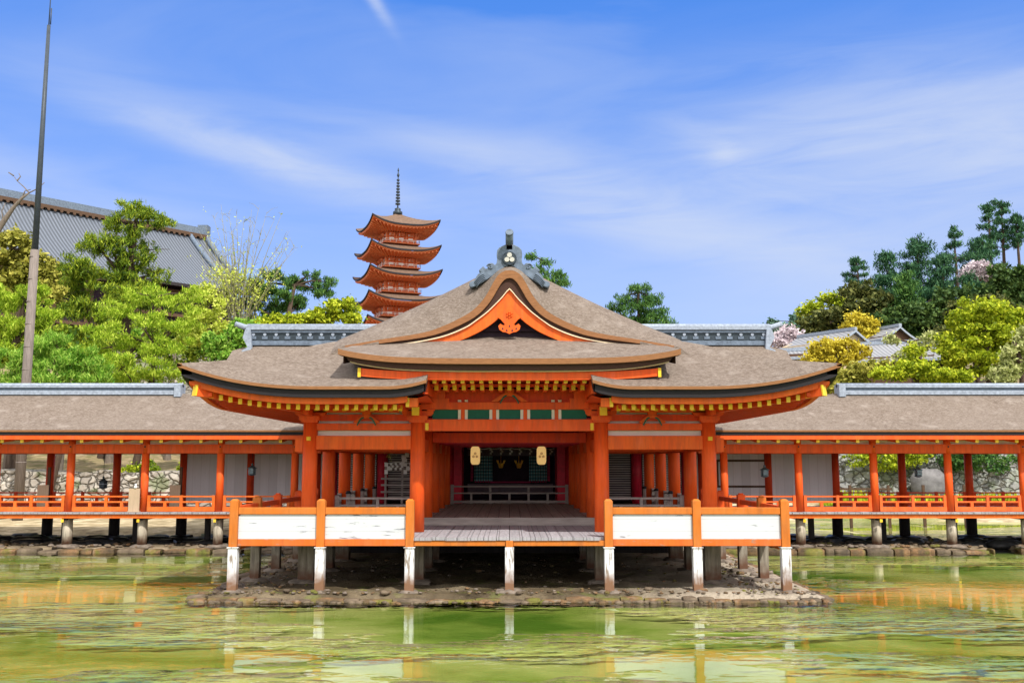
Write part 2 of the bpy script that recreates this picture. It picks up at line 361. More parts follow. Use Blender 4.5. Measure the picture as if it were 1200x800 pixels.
def m_stonewall(name, scale, c1, c2, moss=.0):
    m = NT(name); v = m.n('ShaderNodeMapping'); v.inputs['Scale'].default_value = (1, .6, 1.35)
    m.l(m.tc.outputs['Object'], v.inputs[0])
    d = m.n('ShaderNodeVectorMath', operation='ADD'); nn = m.n('ShaderNodeTexNoise'); nn.inputs['Scale'].default_value = 1.4; m.l(v.outputs[0], nn.inputs[0])
    sc_ = m.n('ShaderNodeVectorMath', operation='SCALE'); sc_.inputs['Scale'].default_value = .7; m.l(nn.outputs['Color'], sc_.inputs[0])
    m.l(v.outputs[0], d.inputs[0]); m.l(sc_.outputs[0], d.inputs[1])
    e = m.n('ShaderNodeTexVoronoi', feature='DISTANCE_TO_EDGE'); e.inputs['Scale'].default_value = scale; m.l(d.outputs[0], e.inputs['Vector'])
    q = m.n('ShaderNodeTexVoronoi'); q.inputs['Scale'].default_value = scale; m.l(d.outputs[0], q.inputs['Vector'])
    sp = m.n('ShaderNodeSeparateColor'); m.l(q.outputs['Color'], sp.inputs[0])
    k = m.mix(sp.outputs[0], c1, c2); k = m.mix(m.rng(m.noise(5, 6), .4, .75, 0, .6), k, tuple(x*.5 for x in c1))
    k = m.mix(m.rng(e.outputs[0], .015, .075, .85, 0), k, (.09, .08, .062))
    if moss: k = m.mix(m.rng(m.noise(.8, 5), .55, .62, 0, moss), k, (.10, .16, .03))
    m.col(k); m.rough(.9); m.bump(m.rng(e.outputs[0], 0, .16), .9, .15); return m.mat
M['wall_left'] = m_stonewall('pale_rubble_wall', 2.3, (.50, .46, .40), (.30, .27, .24), .5)
M['wall_right'] = m_stonewall('grey_green_rubble_wall', 1.7, (.36, .38, .35), (.24, .24, .24), .35)
def m_kerb():
    m = NT('mossy_kerb_stone'); a = m.noise(2.3, 5); f = m.noise(9, 7, None, .7)
    k = m.ramp(a, [(.3, (.06, .045, .03)), (.45, (.15, .10, .055)), (.58, (.26, .15, .075)), (.7, (.30, .26, .20))])
    k = m.mix(m.rng(f, .45, .7, 0, .7), k, (.05, .04, .03)); k = m.mix(m.rng(m.noise(1.5, 6), .52, .62, 0, .65), k, (.17, .19, .03))
    m.col(k); m.rough(.75); m.bump(m.math('ADD', f, a), .9, .06); return m.mat
M['kerbstone'] = m_kerb() if True else simple('wet_kerb_stone', (.115, .082, .048), .75, 6, .8, (1,1,1), .7, .05)
M['kerbdark'] = simple('dark_kerb_stone', (.13, .10, .07), .6, 3.2, .75, (1,1,1), .7, .05)
M['basestone'] = simple('base_stone', (.17, .14, .115), .5, 5, .85, (1,1,1), .7, .05)
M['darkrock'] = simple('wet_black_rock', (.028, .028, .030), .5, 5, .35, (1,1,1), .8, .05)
def m_sand(name, c1, c2, c3, wet):
    m = NT(name); n = m.noise(1.1, 7, None, .62); f = m.noise(13, 6, None, .7)
    k = m.ramp(n, [(.3, c1), (.5, c2), (.7, c3)]); k = m.mix(m.rng(f, .5, .75, 0, .6), k, tuple(x*.35 for x in c1))
    m.col(k); m.rough(m.rng(n, .35, .6, wet, .9)); m.bump(m.math('ADD', n, m.math('MULTIPLY', f, .4)), .8, .08); return m.mat
def m_shingle():
    m = NT('silty_shingle'); n = m.noise(.8, 7, None, .65); f = m.noise(11, 6, None, .72); sp = m.n('ShaderNodeSeparateXYZ'); m.l(m.tc.outputs['Object'], sp.inputs[0])
    k = m.ramp(n, [(.3, (.055, .042, .024)), (.5, (.13, .10, .06)), (.72, (.27, .22, .145))])
    dry = m.math('MULTIPLY', m.rng(m.math('ADD', sp.outputs[0], m.math('MULTIPLY', n, 3)), 3.5, 6.5), .85); k = m.mix(dry, k, (.46, .40, .32))
    k = m.mix(m.rng(f, .48, .72, 0, .6), k, (.07, .055, .04)); k = m.mix(m.rng(m.noise(1.9, 5), .58, .68, 0, .5), k, (.13, .17, .03))
    m.col(k); m.rough(m.rng(n, .4, .6, .35, .9)); m.bump(m.math('ADD', n, f), .9, .07); return m.mat
M['platform'] = m_shingle()
M['bank'] = m_sand('muddy_bank', (.10, .08, .05), (.21, .165, .11), (.34, .28, .20), .5)

def m_ground():
    """pond bed with algae where it is low, sand at the shore, forest floor above"""
    m = NT('ground_surface'); sp = m.n('ShaderNodeSeparateXYZ'); m.l(m.tc.outputs['Object'], sp.inputs[0])
    a = m.noise(.36, 5, m.map((.55, .8, 1)), .55, .6); b = m.noise(2.0, 6, m.map((.7, .9, 1)), .65); c = m.noise(.12, 3)
    bed = m.ramp(a, [(.32, (.085, .175, .020)), (.43, (.24, .325, .075)), (.55, (.42, .46, .19)), (.70, (.58, .53, .30))])
    bed = m.mix(m.rng(b, .48, .75, 0, .4), bed, (.11, .16, .02)); bed = m.mix(m.rng(c, .56, .72, 0, .45), bed, (.50, .31, .12))
    shore = m.ramp(b, [(.32, (.16, .125, .07)), (.5, (.40, .32, .19)), (.66, (.66, .56, .38))])
    wood = m.ramp(b, [(.3, (.10, .11, .03)), (.55, (.27, .21, .12)), (.75, (.42, .33, .22))])
    k = m.mix(m.rng(sp.outputs[2], -.03, .05), bed, shore); k = m.mix(m.rng(sp.outputs[2], 1.6, 2.6), k, wood)
    m.col(k); m.rough(.9); m.bump(b, .5, .08); return m.mat
M['ground'] = m_ground()
def m_water():
    m = NT('clear_shallow_water'); t = m.t; t.nodes.remove(m.p)
    v = m.tc.outputs['Object']
    w1 = m.noise(1.0, 3, m.map((1.1, 1.8, 1)), .5, .4); w2 = m.noise(1.0, 2, m.map((3.0, 4.4, 1)), .5, .3)
    pat = m.rng(m.noise(.22, 4, m.map((.6, 1.3, 1)), .6), .49, .62)
    h = m.math('ADD', m.math('MULTIPLY', w1, m.math('ADD', m.math('MULTIPLY', pat, .80), .040)), m.math('MULTIPLY', w2, m.math('ADD', m.math('MULTIPLY', pat, .9), .018)))
    b = m.n('ShaderNodeBump'); b.inputs['Strength'].default_value = 1; b.inputs['Distance'].default_value = .12; m.l(h, b.inputs['Height'])
    g = m.n('ShaderNodeBsdfGlossy'); g.inputs['Roughness'].default_value = .04; m.l(b.outputs[0], g.inputs['Normal']); g.inputs[0].default_value = (1,1,1,1)
    tr = m.n('ShaderNodeBsdfTransparent'); tr.inputs[0].default_value = (.90, .94, .74, 1)
    fr = m.n('ShaderNodeFresnel'); fr.inputs[0].default_value = 1.42; m.l(b.outputs[0], fr.inputs['Normal'])
    fac = m.math('MULTIPLY', fr.outputs[0], 1.0)
    mx = m.n('ShaderNodeMixShader'); m.l(fac, mx.inputs[0]); m.l(tr.outputs[0], mx.inputs[1]); m.l(g.outputs[0], mx.inputs[2])
    m.l(mx.outputs[0], m.out.inputs[0]); return m.mat
M['water'] = m_water()
def m_leaf(name, dark, mid, light, trans=.25):
    m = NT(name); ge = m.n('ShaderNodeNewGeometry'); big = m.noise(.55, 3)
    f = m.math('ADD', m.math('MULTIPLY', ge.outputs['Random Per Island'], .6), m.math('MULTIPLY', big, .5))
    k = m.ramp(f, [(.25, dark), (.55, mid), (.85, light)]); m.col(k); m.rough(.6)
    m.p.inputs['Specular IOR Level'].default_value = .2
    tr = m.n('ShaderNodeBsdfTranslucent'); m.l(k, tr.inputs[0])
    mx = m.n('ShaderNodeMixShader'); mx.inputs[0].default_value = trans; m.l(m.p.outputs[0], mx.inputs[1]); m.l(tr.outputs[0], mx.inputs[2])
    m.l(mx.outputs[0], m.out.inputs[0]); return m.mat
L = {
 'pine': m_leaf('pine_needles', (.035,.085,.010), (.17,.27,.018), (.42,.50,.04)),
 'pine_bright': m_leaf('bright_young_needles', (.13,.26,.012), (.36,.52,.03), (.62,.74,.10), .35),
 'pine_fresh': m_leaf('fresh_green_needles', (.08,.24,.02), (.26,.48,.05), (.50,.68,.14), .35),
 'ochre': m_leaf('ochre_green_leaves', (.14,.15,.02), (.34,.34,.05), (.52,.48,.10)),
 'pine_dark': m_leaf('dark_needles', (.010,.045,.022), (.035,.12,.055), (.10,.22,.09), .15),
 'pine_mid': m_leaf('mid_green_needles', (.02,.07,.02), (.07,.18,.04), (.16,.30,.06), .2),
 'olive': m_leaf('olive_leaves', (.03,.05,.012), (.10,.12,.03), (.21,.22,.06), .2),
 'green': m_leaf('dark_green_leaves', (.02,.05,.012), (.06,.12,.03), (.14,.22,.05), .2),
 'yellow': m_leaf('yellow_spring_leaves', (.30,.24,.015), (.62,.52,.04), (.82,.72,.10), .3),
 'lime': m_leaf('lime_spring_leaves', (.12,.18,.008), (.36,.46,.02), (.66,.70,.05), .3),
 'pale': m_leaf('pale_green_leaves', (.24,.28,.08), (.45,.50,.18), (.68,.70,.34), .3),
 'cherry': m_leaf('cherry_blossom', (.46,.40,.44), (.68,.58,.62), (.85,.78,.82), .25),
 'bud': m_leaf('yellow_green_buds', (.40,.50,.06), (.60,.68,.10), (.75,.80,.2), .3),
 'far': m_leaf('haze_tinted_far_leaves', (.05,.11,.08), (.10,.20,.14), (.20,.32,.22), .15),  # bluish distance haze is put into these leaf colours
}

# ------------------------------------------------------------------ terrain, water, banks
def H(x, y):
    z = -.11
    sand = sstep(37, 40, y)*(.42 if x < 0 else .10); z += sand
    z += sstep(52, 58, y)*(.5 if x > 0 else 1.0)
    if y > 50:
        wl_ = 1-sstep(-8, 10, x)
        z += wl_*sstep(50.5, 52, y)*1.1+sstep(54, 104, y)*15*(1-sstep(-42, -15, x*100/y))
        wr = sstep(14, 30, x); z += wr*(sstep(60.8, 62.5, y)*2.7)
        rise = max(0, y-62)*.24; side = sstep(8, 66, x*100/max(y, 60))
        z += min(rise, 27)*side
        z += (1-wl_)*(1-wr)*sstep(56, 90, y)*2.5
    z += mnoise.noise(Vector((x*.25, y*.25, 0)))*(.03 if y < 50 else .25)
    return z
def axis(a): return sorted(set(round(v, 3) for v in a))
xs = axis(list(np.arange(-60, 60.1, 1.5))+[-1500,-800,-400,-250,-170,-120,-90,-75,75,90,120,170,250,400,800,1500])
ys = axis(list(np.arange(-20, 46, 2.0))+list(np.arange(46, 72, 1.0))+list(np.arange(72, 180, 4.0))+[-200,-80,-40,200,240,300,400,600,1000,2000])
b = MB(); b.grid([[(x, y, H(x, y) if y < 190 else H(x, 180)*(1 if y < 320 else .6)) for x in xs] for y in ys])
g = b.build('ground', M['ground']); tag(g, 'pond bed and ground rising to the wooded hills', kind='structure')
b = MB(); b.grid([[(x, y, 0) for x in (-400, -60, 0, 60, 400)] for y in (-200, -20, 20, 40, 60)], 0, False)
tag(b.build('water', M['water']), 'shallow green pond water in front of the shrine', kind='structure')

def slab(name, mat, x0, x1, y0, y1, z0, rough=.05, nx=60, ny=30, kind='structure', edge=None):
    rows = []
    for j in range(ny+1):
        r = []
        for i in range(nx+1):
            u, v = i/nx, j/ny; x, y = lerp(x0, x1, u), lerp(y0, y1, v)
            e = min(u*(x1-x0), (1-u)*(x1-x0), v*(y1-y0), (1-v)*(y1-y0))
            z = z0*sstep(-.15, .35, e)+(rough*(mnoise.noise(Vector((x*1.3, y*1.3, 3)))+.6*mnoise.noise(Vector((x*4, y*4, 7)))))*sstep(0, .3, e)
            if e <= 1e-6: z = -.35
            r.append((x+(.12*mnoise.noise(Vector((y, x, 1))) if 0 < e < .3 else 0), y, z))
        rows.append(r)
    b = MB(); b.grid(rows); o = b.build(name, mat); o['kind'] = kind; return o
slab('ground_platform', M['platform'], -7.02, 7.12, 21.78, 38, .14, .06, 110, 90)
slab('ground_bank', M['bank'], -34, -6.2, 33.5, 39.5, .13, .10, 130, 24)
slab('ground_bank', M['bank'], 6.6, 16.6, 33.5, 39.5, .13, .10, 60, 24)
slab('ground_bank', M['bank'], 17.4, 32, 33.9, 39.5, .13, .10, 60, 24)

def stone(b, c, sx, sy, sz, m=0, seed=0, n=8, flat=.75):
    vs = []; rows = 5
    for j in range(rows+1):
        ph = math.pi*j/rows
        for i in range(n):
            t = 2*math.pi*i/n
            p = Vector((math.sin(ph)*math.cos(t), math.sin(ph)*math.sin(t), math.cos(ph)))
            mx = max(abs(p.x), abs(p.y), abs(p.z)); p = p.lerp(p/mx, flat*.6)
            k = 1+.42*mnoise.noise(p*1.9+Vector((seed*3.1, seed, 0)))
            vs.append((c[0]+p.x*sx*k, c[1]+p.y*sy*k, c[2]+p.z*sz*k))
    b.add(vs, [(j*n+i, (j+1)*n+i, (j+1)*n+(i+1)%n, j*n+(i+1)%n) for j in range(rows) for i in range(n)], m, True)
def block(b, cx, cy, z0, ax, ay, h, m, seed):
    rows = []
    for i in range(7):
        u = -1+i/3; e = (1-.16*abs(u)**6); r_ = []
        for (v, w_) in ((-1, -.35), (-1.0, .55), (-.86, .93), (-.3, 1.04), (.4, 1.0), (1, .5)):
            nz = mnoise.noise(Vector((cx+u*ax*3, v*2+cy, w_*2+seed)))
            r_.append((cx+u*ax*(1-.02*abs(w_)), cy+v*ay*e*(1+.14*nz), z0+h*(w_*e*(1+.16*nz))))
        rows.append(r_)
    b.grid(rows, m, True); b.add(rows[0], [tuple(range(6))], m); b.add(rows[-1], [tuple(range(6))[::-1]], m)
def kerb(name, label, pts, hgt, parent=None, lw=(.28, .75), dep=.20, zc=.0, group=None):
    b = MB(); s_ = 0
    for (x0, y0), (x1, y1) in zip(pts[:-1], pts[1:]):
        d = Vector((x1-x0, y1-y0, 0)); Ln = d.length; d.normalize(); t = 0
        while t < Ln:
            w_ = min(rng.uniform(*lw), Ln-t+.05); c = Vector((x0, y0, 0))+d*(t+w_/2); s_ += 1
            ax, ay = (w_/2*.99, dep) if abs(d.x) > .5 else (dep, w_/2*.99)
            block(b, c.x, c.y+rng.uniform(-.07,.07), zc+rng.uniform(-.03,.02), ax*rng.uniform(.86,1.0), ay, hgt*rng.uniform(.6,1.25), 0 if rng.random() < .7 else 1, s_)
            t += w_
    return tag(b.build(name, [M['kerbstone'], M['kerbdark']]), label, 'kerb', group)
kerb('stone_kerb', 'low stone kerb edging the shingle platform under the front stage', [(-7.0, 36), (-6.98, 21.86), (7.02, 21.86), (7.08, 36)], .075)
kerb('stone_kerb', 'ragged stone kerb along the water under the left corridor', [(-34, 33.55), (-6.8, 33.5)], .13, lw=(.3, 1.1), dep=.3)
kerb('stone_kerb', 'ragged stone kerb along the water under the near end of the right corridor', [(7.2, 33.55), (16.4, 33.55)], .13, lw=(.3, 1.0), dep=.3)
kerb('stone_kerb', 'short stone kerb under the right corridor at the edge of the photo', [(17.5, 33.9), (32, 33.9)], .11, lw=(.3, 1.0), dep=.3)
# loose rubble, nobody could count it
b = MB()
for i in range(260):
    x = rng.uniform(-7.0, 7.05); s_ = rng.uniform(.02, .075); stone(b, (x, 21.66+rng.gauss(0, .07), .0), s_*1.5, s_, s_*.7, rng.choice((0, 1, 1)), i+3000, 6, .5)
for i in range(800):
    k = rng.random()
    if k < .5:   x = rng.choice((-1,1)); x = x*rng.uniform(5.2, 6.8); y = rng.uniform(21.8, 31)
    elif k < .75: x = rng.uniform(-6.8, 6.9); y = 21.95+abs(rng.gauss(0, .35))
    else:        x = rng.uniform(-7, 7); y = rng.uniform(22, 30)
    s_ = rng.uniform(.015, .045)*(2.2 if rng.random() < .06 else 1)
    stone(b, (x, y, .15+s_*.2), s_*1.3, s_, s_*.6, rng.choice((0,0,1,2)), i, 6, .5)
for i in range(800):
    x = rng.choice((rng.uniform(-24, -7), rng.uniform(7, 16.3), rng.uniform(17.6, 24))); y = 33.7+abs(rng.gauss(0, 1.5)); s_ = rng.uniform(.025, .09)
    stone(b, (x, y, .16+s_*.2), s_*1.4, s_, s_*.6, rng.choice((0,1,1,2)), i, 6, .5)
tag(b.build('rubble', [M['kerbstone'], M['kerbdark'], M['basestone']]), 'loose shingle and broken stones under the decks', kind='stuff')
b = MB()
for i in range(170):
    x = rng.choice((rng.uniform(-24, -8), rng.uniform(8, 24))); y = rng.uniform(34.8, 38.4); s_ = rng.uniform(.12, .38)
    stone(b, (x, y, .14), s_*1.7, s_, s_*.45, 0, i+900, 8, .4)
tag(b.build('wet_rubble', M['darkrock']), 'wet black rocks heaped in the shade under the corridors', kind='stuff')

# ------------------------------------------------------------------ front stage
ZD = 1.35
st = thing('front_stage', 'low timber stage on white stilts with orange posts and white side panels', 'stage', (0, 22.4, 0))
XS = [XY(x, 630, 22.4) for x in (274, 376.5, 480, 712, 815.5, 919)]; XS = [-6.28, -4.30, -2.27, 2.26, 4.27, 6.28]
b = MB()
nb = 42
for i in range(nb):
    x0 = -6.16+i*12.32/nb; dz = rng.uniform(-.006, .006)
    lo = 22.30 if abs(x0+.15) < 2.2 else 22.42
    b.box(x0+.006, x0+12.32/nb-.006, lo, 26.55, ZD-.07+dz, ZD+dz)
b.build('deck', M['deck'], st)
b = MB()
for sx in (-1, 1):
    for i in range(16):
        y0 = 26.56+i*.4; b.box(*sorted((sx*5.15, sx*6.13)), y0, y0+.385, ZD-.07, ZD+rng.uniform(-.005,.005))
b.build('side_deck', M['greywood_h'], st)
b = MB(); b.box(-2.17, -.09, 22.33, 22.46, ZD-.195, ZD-.075); b.box(.09, 2.17, 22.33, 22.46, ZD-.195, ZD-.075); b.build('edge_beam', M['orange'], st, .008)
# front posts: orange above the deck, white stilt below
pan = [m_panel('peeling_panel_paint', s_, a) for s_, a in ((3.3, .63), (8.1, .585), (5.2, .635), (1.7, .64))]
for i, x in enumerate(XS):
    b = MB(); b.box(x-.095, x+.095, 22.28, 22.47, ZD-.215, 2.165)
    b.add([(x-.095,22.28,2.165),(x+.095,22.28,2.165),(x+.095,22.47,2.165),(x-.095,22.47,2.165),(x-.05,22.33,2.21),(x+.05,22.33,2.21),(x+.05,22.42,2.21),(x-.05,22.42,2.21)],
          [(0,1,5,4),(1,2,6,5),(2,3,7,6),(3,0,4,7),(4,5,6,7)])
    if i in (0, 5): b.box(x-(.0 if i else .16), x+(.16 if i else .0)-(0 if i else .02), 22.49, 22.66, ZD-.215, 2.155)
    b.build('post', M['orange'], st, .01)
    b = MB(); b.box(x-.105, x+.105, 22.27, 22.47, .12, ZD-.22); b.box(x-.13, x+.13, 22.25, 22.48, ZD-.24, ZD-.217); b.build('stilt', M['whitepost'], st, .008)
    b = MB(); stone(b, (x, 22.37, .10), .27, .24, .09, 0, i+40); b.build('base_stone', M['basestone'], st)
b = MB(); b.box(-.085, .085, 22.29, 22.46, ZD-.215, ZD-.073); b.build('post', M['orange'], st, .008)
b = MB(); b.box(-.10, .10, 22.28, 22.46, .12, ZD-.22); b.build('stilt', M['whitepost'], st, .008)
b = MB(); stone(b, (0, 22.37, .10), .38, .24, .1, 0, 55); b.build('base_stone', M['basestone'], st)
k = 0
for a, c in ((0,1),(1,2),(3,4),(4,5)):
    x0, x1 = XS[a]+.097, XS[c]-.097
    b = MB(); b.box(x0, x1, 22.31, 22.44, 1.865, 2.02); b.build('top_rail', M['orange'], st, .01)
    b = MB(); b.box(x0, x1, 22.31, 22.44, ZD-.195, ZD-.04); b.build('bottom_rail', M['orange_low'], st, .01)
    b = MB(); ch = .045; z0, z1 = ZD-.038, 1.863
    pts = [(x0+.002, z0), (x1-.002, z0), (x1-.002, z1-ch), (x1-ch, z1), (x0+ch, z1), (x0+.002, z1-ch)]
    b.prism(pts, 22.35, 22.39); b.build('white_panel', pan[k], st); k += 1
# side rails running back
for sx in (-1, 1):
    X = sx*6.28; ysd = [22.37, 24.35, 26.5, 29.1, 31.6]
    for y in ysd[1:]:
        b = MB(); b.box(X-.10, X+.10, y-.10, y+.10, ZD-.1, 2.17); b.box(X-.06, X+.06, y-.06, y+.06, 2.17, 2.21); b.build('side_post', M['orange'] if y < 26 else M['verm'], st, .012)
        b = MB(); b.box(X-.11, X+.11, y-.11, y+.11, .13, ZD-.31); b.build('stilt', M['stilt'], st)
        b = MB(); stone(b, (X, y, .12), .33, .28, .10, 0, int(y*3)); b.build('base_stone', M['basestone'], st)
    for y0, y1 in zip(ysd[:-1], ysd[1:]):
        ya, yb = y0+.11+(.2 if y0 < 23 else 0), y1-.11
        b = MB(); b.box(X-.05, X+.05, ya, yb, 1.92, 2.04); b.box(X-.04, X+.04, ya, yb, 1.60, 1.67); b.build('side_rail', M['verm'], st)
    b = MB(); b.box(X-.07, X+.07, 22.66, 31.9, ZD-.30, ZD-.103); b.build('side_beam', M['orange_low'], st)
b = MB()
for y in (24.0, 25.4, 26.4): b.box(-6.1, 6.1, y, y+.14, ZD-.29, ZD-.08)
b.build('joist', M['brownwood'], st)

# ------------------------------------------------------------------ open worship pavilion (haraiden)
CY = [24.1, 26.65, 29.25, 31.85, 34.5]; ZF = 1.56; ZC = 4.02
hp = thing('worship_pavilion', 'vermilion worship pavilion in the centre with curved bark roof and front gable', 'shrine pavilion', (0, 24.1, 0))
for X in (-4.95, -2.28, 2.28, 4.95):
    for j, y in enumerate(CY):
        r = .185 if j == 0 else .18
        b = MB(); b.cyl((X, y, (ZD if j == 0 else ZF)+.001), (X, y, ZC), r, r*.97, 22); b.build('column', M['verm'], hp)
        if j < 4:
            b = MB(); b.box(X-.19, X+.19, y-.19, y+.19, .14, ZD-.08); c_ = b.build('stilt', M['stilt'], hp)
            b = MB(); stone(b, (X, y, .13), .42, .36, .10, 0, int(X*7+y)); b.build('base_stone', M['basestone'], hp)
b = MB(); nbd = 30
for i in range(nbd):
    x0 = -5.1+i*10.2/nbd; b.box(x0+.005, x0+10.2/nbd-.005, 26.5, 35.0, ZF-.07, ZF+rng.uniform(-.005,.005))
b.build('floor', M['deck_in'], hp)
b = MB(); b.box(-5.1, 5.1, 26.44, 26.497, ZD+.004, ZF-.004); b.build('floor_step', M['greywood_h'], hp)
b = MB(); b.box(-5.0, 5.0, 30, 30.2, .3, ZF-.1); b.box(-5.0, 5.0, 34.6, 34.8, .12, ZF-.1); b.build('under_floor_boards', M['darkpost'], hp)
# beams
b = MB(); zt, zb = 4.10, 3.81
b.box(-2.13, 2.13, 24.0, 24.2, zb, zt); b.build('head_beam', M['verm'], hp, .012)
b = MB(); b.box(-2.2, 2.2, 24.02, 24.18, 4.345, 4.53); b.build('upper_beam', M['verm'], hp, .012)
b = MB(); b.box(-1.92, 1.92, 24.10, 24.12, 4.102, 4.343); b.build('green_panel', M['green'], hp)
b = MB(); b.box(-1.95, 1.95, 24.12, 24.16, 4.533, 4.86); b.build('frieze_board', M['verm_shade'], hp)
for px in (542.5, 579.2, 615.5, 652):
    X = XY(px, 485, 24.1)
    b = MB(); b.box(X-.045, X+.045, 24.06, 24.098, 4.103, 4.342, 0)
    for s_ in (-1, 1): b.box(X+s_*.085-.036, X+s_*.085+.036, 24.065, 24.097, 4.103, 4.342, 1)
    b.build('slat_pair', [M['verm'], M['plaster']], hp)
b = MB()
for px in (542.5, 652): 
    X = XY(px, 485, 24.1)
    for s_ in (-.085, .085): b.box(X+s_-.04, X+s_+.04, 24.05, 24.11, 4.532, 4.585)
for px in (510, 685): X = XY(px, 470, 24.1); b.box(X-.05, X+.05, 24.05, 24.11, 4.532, 4.60)
b.build('white_block', M['plaster'], hp)
def frogleg(cx, y, z0, w_, h, mat, parent):
    o_, i_ = [], []
    for k in range(13):
        t = -1+2*k/12; a = abs(t)
        zo = z0+h*(1-a**1.6)**.8 if a < 1 else z0
        xo = cx+w_/2*t*(1+.06*a); o_.append((xo, y, zo if a < .99 else z0)); i_.append((cx+w_/2*t*.70, y, z0+max(0, (h*.62)*(1-a**2.2))))
    o_[0] = (cx-w_*.56, y, z0+.02); o_[-1] = (cx+w_*.56, y, z0+.02); i_[0] = (cx-w_*.38, y, z0); i_[-1] = (cx+w_*.38, y, z0)
    b = MB(); b.ribbon(o_, i_, (0, .07, 0)); b.box(cx-.11, cx+.11, y-.02, y+.09, z0+h, z0+h+.10)
    fl = b.build('frog_leg_strut', M['barge'], parent)
    b = MB()
    for s_ in (-1, 1):
        b = MB(); A = [(cx+s_*(.08+.16*k/4), y-.012, z0+h*.72-.012*k*k) for k in range(5)]; B = [(p[0]-s_*.02, p[1], p[2]-.035) for p in A]; b.ribbon(A, B, (0, .01, 0))
        b.build('green_line', M['green'], fl)
frogleg(0, 24.0, 4.53, .80, .24, M['verm'], hp)
for sx in (-1, 1):
    xa, xb = sorted((sx*2.44, sx*4.79))
    b = MB(); b.box(xa, xb, 24.02, 24.18, 3.83, 4.00); b.build('head_beam', M['verm'], hp, .01)
    b = MB(); b.box(xa, xb, 24.0, 24.2, 3.355, 3.695); b.build('tie_beam', M['barge'], hp, .012)
    b = MB(); b.box(xa, xb, 24.16, 24.19, 3.698, 3.827); b.build('white_panel', M['plaster'], hp)
    b = MB(); b.box(xa-.1, xb+.1, 24.16, 24.19, 4.003, 4.34); b.build('white_panel', M['plaster'], hp)
    b = MB(); b.box(xa, xb, 24.08, 24.155, 4.06, 4.22); b.build('frieze_board', M['verm_shade'], hp)
    frogleg(sx*3.55, 24.0, 4.0, .62, .22, M['verm'], hp)
    # beam noses
    b = MB(); b.box(sx*4.95-.05, sx*4.95+.05, 23.86, 23.93, 3.57, 3.67); b.build('beam_nose', M['yellow'], hp)
    b = MB(); b.box(*sorted((sx*5.13, sx*5.32)), 24.05, 24.16, 3.30, 3.64); b.build('beam_nose', M['barge'], hp)
    # boat-shaped brackets on the front columns
    for X in (sx*2.28, sx*4.95):
        b = MB(); zb_ = 4.02
        b.box(X-.20, X+.20, 23.92, 24.28, zb_, zb_+.05); b.box(X-.25, X+.25, 23.88, 24.32, zb_+.05, zb_+.16)
        for (wd, z0_) in ((.60, zb_+.16), (.86, zb_+.32)):
            pts = [(X-wd*.65, z0_+.07), (X-wd*.55, z0_+.005), (X-wd*.3, z0_), (X+wd*.3, z0_), (X+wd*.55, z0_+.005), (X+wd*.65, z0_+.07), (X+wd*.65, z0_+.13), (X-wd*.65, z0_+.13)]
            b.prism(pts, 24.0, 24.17)
        for q in (-.33, 0, .33): b.box(X+q-.09, X+q+.09, 23.96, 24.2, zb_+.29, zb_+.325)
        b.box(X-.07, X+.07, 23.45, 24.5, zb_+.17, zb_+.30)
        b.build('bracket', M['verm'], hp)
    X = sx*2.28
    b = MB(); b.box(X-.09, X+.09, 23.42, 23.46, 4.17, 4.38); b.box(X-.078, X+.078, 23.46, 24.2, 4.18, 4.37, 1); b.build('beam_nose', [M['yellow'], M['verm']], hp)
    b = MB(); b.box(*sorted((sx*2.08, sx*2.0)), 23.9, 23.96, 3.83, 4.0); b.build('beam_nose', M['yellow'], hp)
    b = MB(); b.box(*sorted((sx*1.50, sx*1.97)), 23.96, 24.22, 4.36, 4.62); b.box(*sorted((sx*1.6, sx*2.1)), 23.97, 24.21, 4.62, 4.84); b.build('side_bracket', M['verm'], hp)
# inner tie beams, ceiling
for y in CY[1:]:
    b = MB(); b.box(-2.1, 2.1, y-.07, y+.07, 3.57, 3.84); b.build('tie_beam', M['verm_shade'] if y < 27 else M['redlac_glow'], hp)
    for sx in (-1, 1):
        b = MB(); b.box(*sorted((sx*2.46, sx*4.77)), y-.07, y+.07, 3.34, 3.62); b.build('tie_beam', M['verm'], hp)
for X in (-4.95, -2.28, 2.28, 4.95):
    for y0, y1 in zip(CY[:-1], CY[1:]):
        b = MB(); b.box(X-.075, X+.075, y0+.18, y1-.18, 3.32, 3.64); b.box(X-.065, X+.065, y0+.18, y1-.18, 3.84, 4.01); b.build('side_beam', M['verm'], hp)
b = MB(); b.box(-4.9, 4.9, 24.25, 34.9, 4.11, 4.15); b.build('ceiling', M['redlac_glow'], hp)
